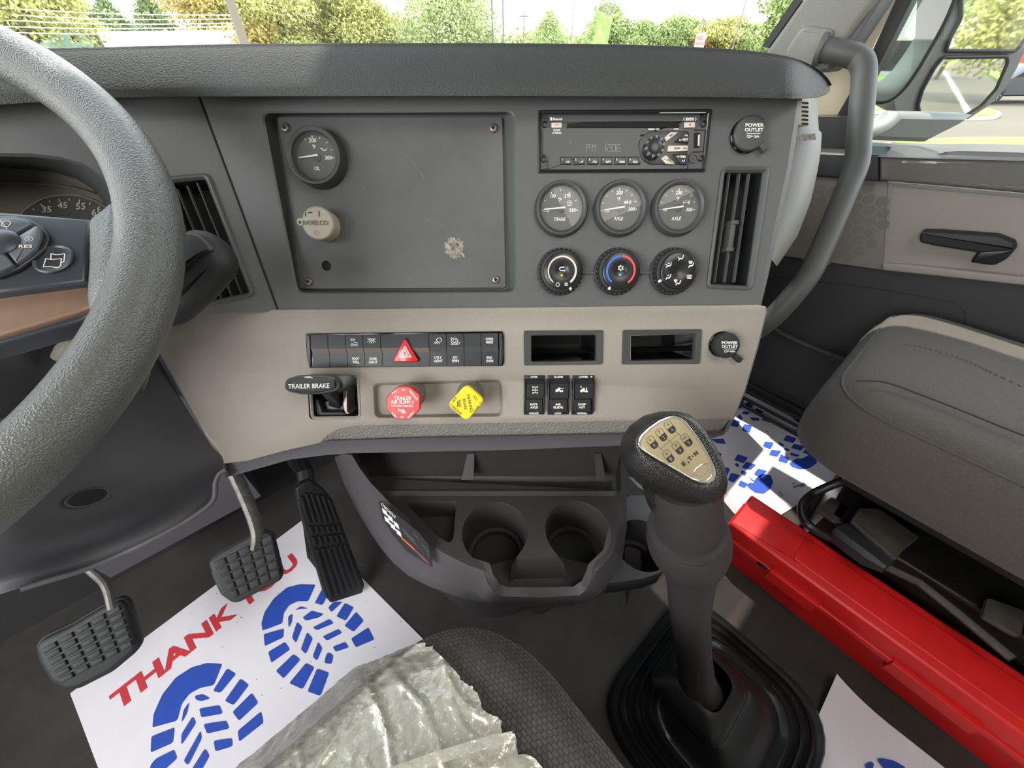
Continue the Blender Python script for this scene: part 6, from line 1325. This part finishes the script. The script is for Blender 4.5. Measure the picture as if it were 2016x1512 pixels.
for nm,pp_,lb in (('mirror_glass',up,'upper flat mirror glass'),('mirror_glass',lo2,'lower mirror glass')):
    q=rnd(MR.poly([K6(*p) for p in pp_],.002),.006,4); g=G(); g.flat(MR,q,.0035); P(nm,g,M_mirror,mir,label=lb,smooth=0)
    g=G(); w_=[MR.w(x,y,.003) for x,y in q]; g.tube(w_+w_[:1],.0042,8,caps=False); P('glass_bezel',g,M_blackm,mir)
g=G(); q=[K6(690,742),K6(730,690),K6(800,655),K6(860,600),K6(1250,610),K6(1180,660),K6(1060,720),K6(1000,752),K6(850,750)]
AM=Fr(Tw(1.45,.2,.7),Tw(.768,-.64,0),(0,0,1)); q=AM.poly(q); g.loft(AM,[(offs(q,.01),-.06),(q,-.04),(q,0),(offs(q,.01),.012)],c0=True,c1=True); P('mirror_arm',g,M_housing,mir,smooth=50)
# ------------------------------------------------------------------ outside: ground, kerbs, trees, poles, vehicles
GZ=-1.45
M_asph=mat('sunlit_asphalt','#4f483b',0.9,('noise',3,0.01,0.3),var=0.08,vscale=.3)
M_grass=mat('grass','#6f8c3a',0.95,('noise',20,0.02,0.6),var=0.25,vscale=1.5)
M_kerb=mat('kerb_concrete','#b5ab98',0.85)
M_leafs=[mat('leaves_yellow_green','#aeae68',0.85,var=0.45,vscale=.8),mat('leaves_mid_green','#95a56a',0.85,var=0.45,vscale=.9),mat('leaves_pale_green','#a8b57c',0.85,var=0.35,vscale=.9),mat('needles_dark_green','#7d8f5e',0.9,var=0.4,vscale=1.0),mat('leaves_amber','#c0ac62',0.85,var=0.4,vscale=.8)]
M_bark=mat('bark','#5a5044',0.9); M_pole=mat('weathered_wood_pole','#7b7264',0.9); M_metal=mat('dull_metal','#77797a',0.5,metal=.5)
M_wht=mat('white_vehicle_paint','#d9dad6',0.35); M_teal=mat('pale_teal_paint','#8fb3aa',0.4); M_car=mat('dark_car_paint','#33373c',0.25); M_cglass=mat('car_glass','#20262a',0.1); M_tyre=mat('tyre','#1b1b1b',0.8)
M_bred=mat('building_red','#b8433a',0.6); M_bwhite=mat('building_white','#cfcac0',0.7); M_wire=mat('power_cable','#cfcabc',0.6)
g=G(); g.add([Vector((x,y,GZ)) for x,y in ((-140,-140),(140,-140),(140,140),(-140,140))],[(0,1,2,3)]); P('ground',g,M_asph,kind='structure')
def gp(px,py): return zfr(GZ).pt(px,py)
g=G(); zg=zfr(GZ); ps_=[(1180,90),(2016,180),(2500,200),(2500,240),(1990,212),(1760,222),(1600,240),(1200,200)]
# grass islands and kerbs beyond the door window
def island(px,h=.12,par=None):
    q=rnd(zg.poly(px),1.2,5); g=G(); g.prism(zg,q,0,h,.03); k=P('kerb',g,M_kerb,kind='structure'); g=G(); g.prism(zg,offs(q,.15),.02,h+.03); P('grass_patch',g,M_grass,k)
island([(1700,196),(1760,200),(1850,207),(1962,222),(1972,235),(1890,239),(1760,222),(1690,228),(1600,225),(1600,200)])
island([(1700,292),(1850,279),(2016,279),(2300,281),(2300,296),(1900,300)])
island([(1640,150),(1800,155),(2016,162),(2500,170),(2500,176),(2016,168),(1640,162)])
def flatdir(px,d): r=ray(px,75); r.z=0; r.normalize(); return r*d
def leaves(name,blobs,n,size,m,par,seed):
    import numpy as np
    R=np.random.default_rng(seed); bl=np.array(blobs); w=bl[:,3]*bl[:,4]*bl[:,5]; w=w**.67; idx=R.choice(len(bl),n,p=w/w.sum())
    d=R.normal(size=(n,3)); d/=np.linalg.norm(d,axis=1)[:,None]; rr=R.uniform(.35,1.08,n)[:,None]
    c=bl[idx,:3]+d*rr*bl[idx,3:6]
    a=R.normal(size=(n,3)); a/=np.linalg.norm(a,axis=1)[:,None]; b=np.cross(a,R.normal(size=(n,3))); b/=np.linalg.norm(b,axis=1)[:,None]
    s=(size*R.uniform(.5,1.3,n))[:,None]; V=np.stack([c-a*s,c-b*s*.5,c+a*s,c+b*s*.5],1).reshape(-1,3)
    M=MW[par.name]; V-=np.array(M.translation)
    me=bpy.data.meshes.new(name); me.vertices.add(len(V)); me.vertices.foreach_set('co',V.ravel()); me.loops.add(4*n); me.loops.foreach_set('vertex_index',np.arange(4*n)); me.polygons.add(n); me.polygons.foreach_set('loop_start',np.arange(0,4*n,4)); me.polygons.foreach_set('loop_total',np.full(n,4)); me.update(calc_edges=True); me.validate()
    me.materials.append(m); o=bpy.data.objects.new(name,me); COL.objects.link(o); o.parent=par; MW[o.name]=M; o['kind']='stuff'; return o
def tree(px,d,top,wpx,mi,label,shape='round',n=5000,size=.28,seed=1,dirv=None,group='trees beyond the windscreen',name='leafy_tree',htop=None):
    base=(flatdir(px,d) if dirv is None else dirv); base=Vector((base.x,base.y,GZ))
    r=ray(px,top); k=d/math.hypot(r.x,r.y); zt=EYE+r.z*k if htop is None else htop
    fw=1.0/ (ray(px,75).length); W_=wpx/757.0*d*fw*1.3
    H=zt-GZ; t=thing(name,label,'tree',base,group)
    rs=random.Random(seed); bl=[]
    if shape=='round':
        for k in range(16):
            a=rs.uniform(0,2*PI); q=rs.uniform(0,.30)*W_; z=rs.uniform(.22,.84)*H; s=1-.55*abs(z/H-.5)*1.3
            bl.append((base.x+q*math.cos(a)*s,base.y+q*math.sin(a)*s,GZ+z,W_*.24*s+.05,W_*.24*s+.05,H*.14))
    elif shape=='cone':
        for k in range(12):
            u=k/11; rr=W_*.5*(1-u)**.8+.1; bl.append((base.x,base.y,GZ+H*(.12+.86*u),rr,rr,H*.07))
    elif shape=='egg':
        for k in range(10):
            u=k/9; rr=W_*.5*math.sin(PI*min(.95,(u*.72+.22)))**.8; bl.append((base.x,base.y,GZ+H*(.10+.86*u),max(.15,rr),max(.15,rr),H*.09))
    leaves('foliage',bl,int(n*4.2),size*.52,M_leafs[mi],t,seed)
    g=G(); g.tube([base,base+Vector((.1,0,H*.35)),base+Vector((0,.1,H*.7))],[.03*H*.5,.02*H*.5,.01*H*.4],8); P('trunk',g,M_bark,t); return t
tree(40,36,-90,240,0,'broad yellow green tree at the far left of the windscreen',n=7000,size=.24,seed=1)
tree(150,42,-30,150,3,'dark tree between the far left tree and the narrow conifers',n=3500,size=.22,seed=2)
tree(238,44,-14,95,3,'narrow dark conifer left of its slightly larger neighbour','cone',n=3500,size=.2,seed=3,name='conifer_tree')
tree(318,42,-20,120,3,'slightly larger dark conifer left of the amber tree','cone',n=4000,size=.2,seed=4,name='conifer_tree')
tree(432,38,-110,200,4,'tall amber tree behind the leaning utility pole',n=7000,size=.22,seed=5)
tree(560,40,-130,260,0,'very broad yellow green tree right of the utility pole',n=9000,size=.24,seed=6)
tree(700,44,-90,240,0,'wide yellow tree between the broad tree and the rounded dense tree',n=8000,size=.24,seed=7)
tree(885,40,-70,165,2,'dense pale rounded tree near the middle of the windscreen','egg',n=8000,size=.2,seed=8)
tree(1080,46,22,62,2,'small egg shaped tree standing alone right of the twin poles','egg',n=3500,size=.18,seed=9)
tree(1192,46,-10,100,1,'tall pointed tree right of the lone egg shaped tree',n=4500,size=.22,seed=10)
tree(1180,40,56,45,2,'small cone shaped bush below the tall pointed tree','cone',n=1800,size=.16,seed=11)
for i,(px,tp,w,mi,l) in enumerate(((1262,34,90,1,'low green tree just right of the tall pointed tree'),(1330,18,110,1,'mid height green tree left of the no parking sign'),(1410,22,110,0,'yellow green tree behind the no parking sign'),(1475,28,80,1,'green tree right of the no parking sign'))): tree(px,50,tp,w,mi,l,n=4200,size=.22,seed=20+i)
tree(1555,30,-80,150,1,'large leafy tree cut by the right windscreen pillar',n=6000,size=.2,seed=31)
# distant hedge row at the horizon
hr=thing('distant_hedgerow','low distant row of trees along the horizon behind the poles','hedge',flatdir(1000,90)+Vector((0,0,GZ)))
bl=[]; rs=random.Random(9)
for px in range(560,1560,14):
    p=flatdir(px,95); bl.append((p.x,p.y,EYE-1.2+rs.uniform(-.2,.9),2.2,2.2,2.0))
leaves('foliage',bl,9000,.5,M_leafs[2],hr,77)
# trees seen in the mirror, behind the truck
for i,(R,F,w,l) in enumerate(((9,-16,7,'broad leafy tree behind the truck seen in the side mirror'),(5.5,-30,6,'leafy tree far behind the truck seen in the side mirror'),(15,-26,8,'green tree behind the road seen in the side mirror'),(3.5,-48,7,'distant tree behind the truck seen in the side mirror'))):
    p=Tw(R,F,0); t=tree(1008,p.length,0,w*757/p.length*1.5,(1,0,1,2)[i],l,n=5000,size=.22,seed=40+i,dirv=p,group='trees reflected in the side mirror',htop=GZ+8.5)
# utility pole, light poles, wires, sign
def vpole(name,label,px,d,r,top,m,lean=0,arm=None,gr=None):
    b=flatdir(px,d); b.z=GZ; t=thing(name,label,'pole',b,gr); g=G(); g.tube([b,b+Vector((lean,0,top-GZ))],[r,r*.75],10); P('pole_shaft',g,m,t)
    if arm:
        g=G(); z=arm; g.box(Fr(b,(1,0,0),(0,1,0)),-arm_w,arm_w,-.05,.05,z-GZ-.06,z-GZ+.06); P('cross_arm',g,m,t)
    return t
arm_w=.7
up_=vpole('utility_pole','weathered wooden utility pole in front of the amber tree',478,22,.17,8.0,M_pole)
vpole('light_pole','tall thin light pole left of the small egg shaped tree, left one of two',970,38,.07,9.5,M_metal); vpole('light_pole','tall thin light pole left of the small egg shaped tree, right one of two',991,38,.07,9.5,M_metal)
vpole('light_pole','short thin pole just right of the small egg shaped tree',1125,44,.05,EYE+2.2,M_metal); vpole('light_pole','thin light pole with lamp head above the sign tree row',1448,40,.05,EYE+3.2,M_metal)
arm_w=.5; vpole('utility_pole','small distant pole with a cross arm between the light poles and the lone tree',1031,60,.09,EYE+2.2,M_pole,arm=EYE+1.8)
vpole('utility_pole','thin pole in front of the dense rounded tree',822,46,.08,EYE+5.5,M_pole)
for i,(y0,y1) in enumerate(((8,30),(22,38),(34,46),(48,52),(60,62))):
    a=PT(-120,y0,17); b=PT(470,y1,20); g=G(); mid=(a+b)/2-Vector((0,0,.12)); g.tube(cat([a,mid,b],8),.022,5); P('power_cable',g,M_wire,label='pale overhead power cable left of the wooden pole, strand %s from the top'%('first second third fourth lowest'.split()[i]),cat='cable',group='power cables')
sg_=thing('no_parking_sign','small white sign with red letters NO PARKING above the dash pad','sign',gp(1378,130)*1.0)
SF=Fr(PT(1378,78,20),(1,0,0),(0,0.0,1)); g=G(); 
x0,y0=SF.at(1364,100);x1,y1=SF.at(1392,65); g.prism(SF,rnd(rect(x0,y0,x1,y1),.06,3),-.02,0); P('sign_plate',g,M_wht,sg_)
g=G(); g.ink(SF,[[(1366,98),(1366,67),(1391,67),(1391,98)]],.8,.005); g.text(SF,'NO',1378,75,13,9,h=.006,bold=.03); g.text(SF,'PARKING',1378,86,22,7,h=.006,bold=.03); P('lettering',g,M_bred,sg_,smooth=0)
g=G(); g.box(Fr(SF.w((x0+x1)/2,y0,-.05),(1,0,0),(0,1,0)),-.04,.04,-.03,.03,-4.0,1.2); P('sign_post',g,M_metal,sg_)
# parked lorry at the left: teal cab and long white trailer roof
lz=PT(300,80,20)
lor=thing('parked_lorry','parked lorry with pale teal cab and long white trailer beyond the steering wheel','lorry',Vector((lz.x,lz.y,GZ)))
LF2=Fr(PT(95,100,19),PT(500,88,24)-PT(95,100,19),(0,0,1))
xa,ya=LF2.at(190,62);xb,yb_=LF2.at(480,72)
g=G(); g.prism(LF2,rnd(rect(xa,-2.2,xb,ya),.15,3),-2.4,0,.05); P('trailer_body',g,M_wht,lor)
q=LF2.poly([(70,120),(78,84),(100,70),(130,64),(160,64),(178,78),(190,96),(192,125)],.0); g=G(); g.prism(LF2,q,-2.0,0,.1); P('lorry_cab',g,M_teal,lor)
g=G(); g.flat(LF2,LF2.poly([(134,72),(152,70),(156,82),(140,83)],.02),.02); P('cab_window',g,M_cglass,lor)
# car beyond the door window
cb=gp(2003,205); CF=Fr(Vector((cb.x,cb.y,GZ)),Tw(.8,-.6,0),(0,0,1))
car=thing('parked_car','dark grey parked car with silver wheels beyond the passenger door window','car',cb)
body=[(-2.2,.3),(-2.25,.75),(-1.9,.95),(-1.2,1.02),(-.6,1.42),(.7,1.45),(1.5,1.05),(2.1,.95),(2.2,.6),(2.15,.3)]
g=G(); g.loft(CF,[(offs(body,.06),-1.7),(body,-1.6),(body,-.1),(offs(body,.06),0)],c0=True,c1=True); P('car_body',g,M_car,car,smooth=40)
g=G(); g.flat(CF,[(-1.05,1.02),(-.55,1.36),(.65,1.38),(1.3,1.04)],.01); P('side_window',g,M_cglass,car)
for x in (-1.4,1.4):
    g=G(); g.lathe(Fr(CF.w(x,.33,0),CF.u,CF.v),0,0,[(.34,-.2),(.34,.02),(.24,.03)],28); w_=P('wheel',g,M_tyre,car)
    g=G(); F2=Fr(CF.w(x,.33,0),CF.u,CF.v); g.flat(F2,circ(0,0,.24,n=20),.0)
    for k in range(7):
        a=k*2*PI/7; g.prism(F2,[(.03*math.cos(a+1.5),.03*math.sin(a+1.5)),(.23*math.cos(a-.12),.23*math.sin(a-.12)),(.23*math.cos(a+.12),.23*math.sin(a+.12)),(.03*math.cos(a-1.5),.03*math.sin(a-1.5))],0,.03)
    P('wheel_rim',g,M_metal,w_,smooth=0)
# store building with red sign band
sbp=flatdir(2010,52); bf=Fr(Vector((sbp.x,sbp.y,GZ)),Vector((sbp.y,-sbp.x,0)),(0,0,1))
st_=thing('store_building','low white store with a red lettered fascia at the far right edge','building',Vector((sbp.x,sbp.y,GZ)))
g=G(); g.box(bf,-9,26,0,4.6,-12,0); P('wall',g,M_bwhite,st_)
g=G(); x0,y0=bf.at(1930,131); g.box(bf,-5,26,y0-.25,y0+.5,0,.5); P('fascia',g,M_bwhite,st_,label='white fascia band')
xx,yy=bf.at(2003,132,.6); g=G(); g.box(bf,xx-1.7,xx+7,yy-1.0,yy+1.3,0,.6); sp_=P('sign_panel',g,M_bred,st_,label='red sign panel')
g=G(); g.text(bf,'SEE',2008,136,26,13,h=.62,bold=.03); P('lettering',g,M_wht,sp_,smooth=0)
g=G(); g.box(bf,-9,26,.3,2.2,.0,.05); P('window_band',g,M_cglass,st_)
# road marking and kerb line behind the truck for the mirror
g=G(); g.box(TF,4.2,4.4,-60,-2,GZ+.004,GZ+.01); P('trim_3',g,M_wht,kind='structure')
g=G(); g.box(TF,7,13,-60,-4,GZ,GZ+.12); P('trim_4',g,M_grass,kind='structure')
# own truck side behind the door (white sleeper panel) seen in the lower mirror
g=G(); g.box(TF,1.20,1.38,-3.6,-1.25,-.6,1.9,.05); P('wall_sleeper',g,M_wht,kind='structure')
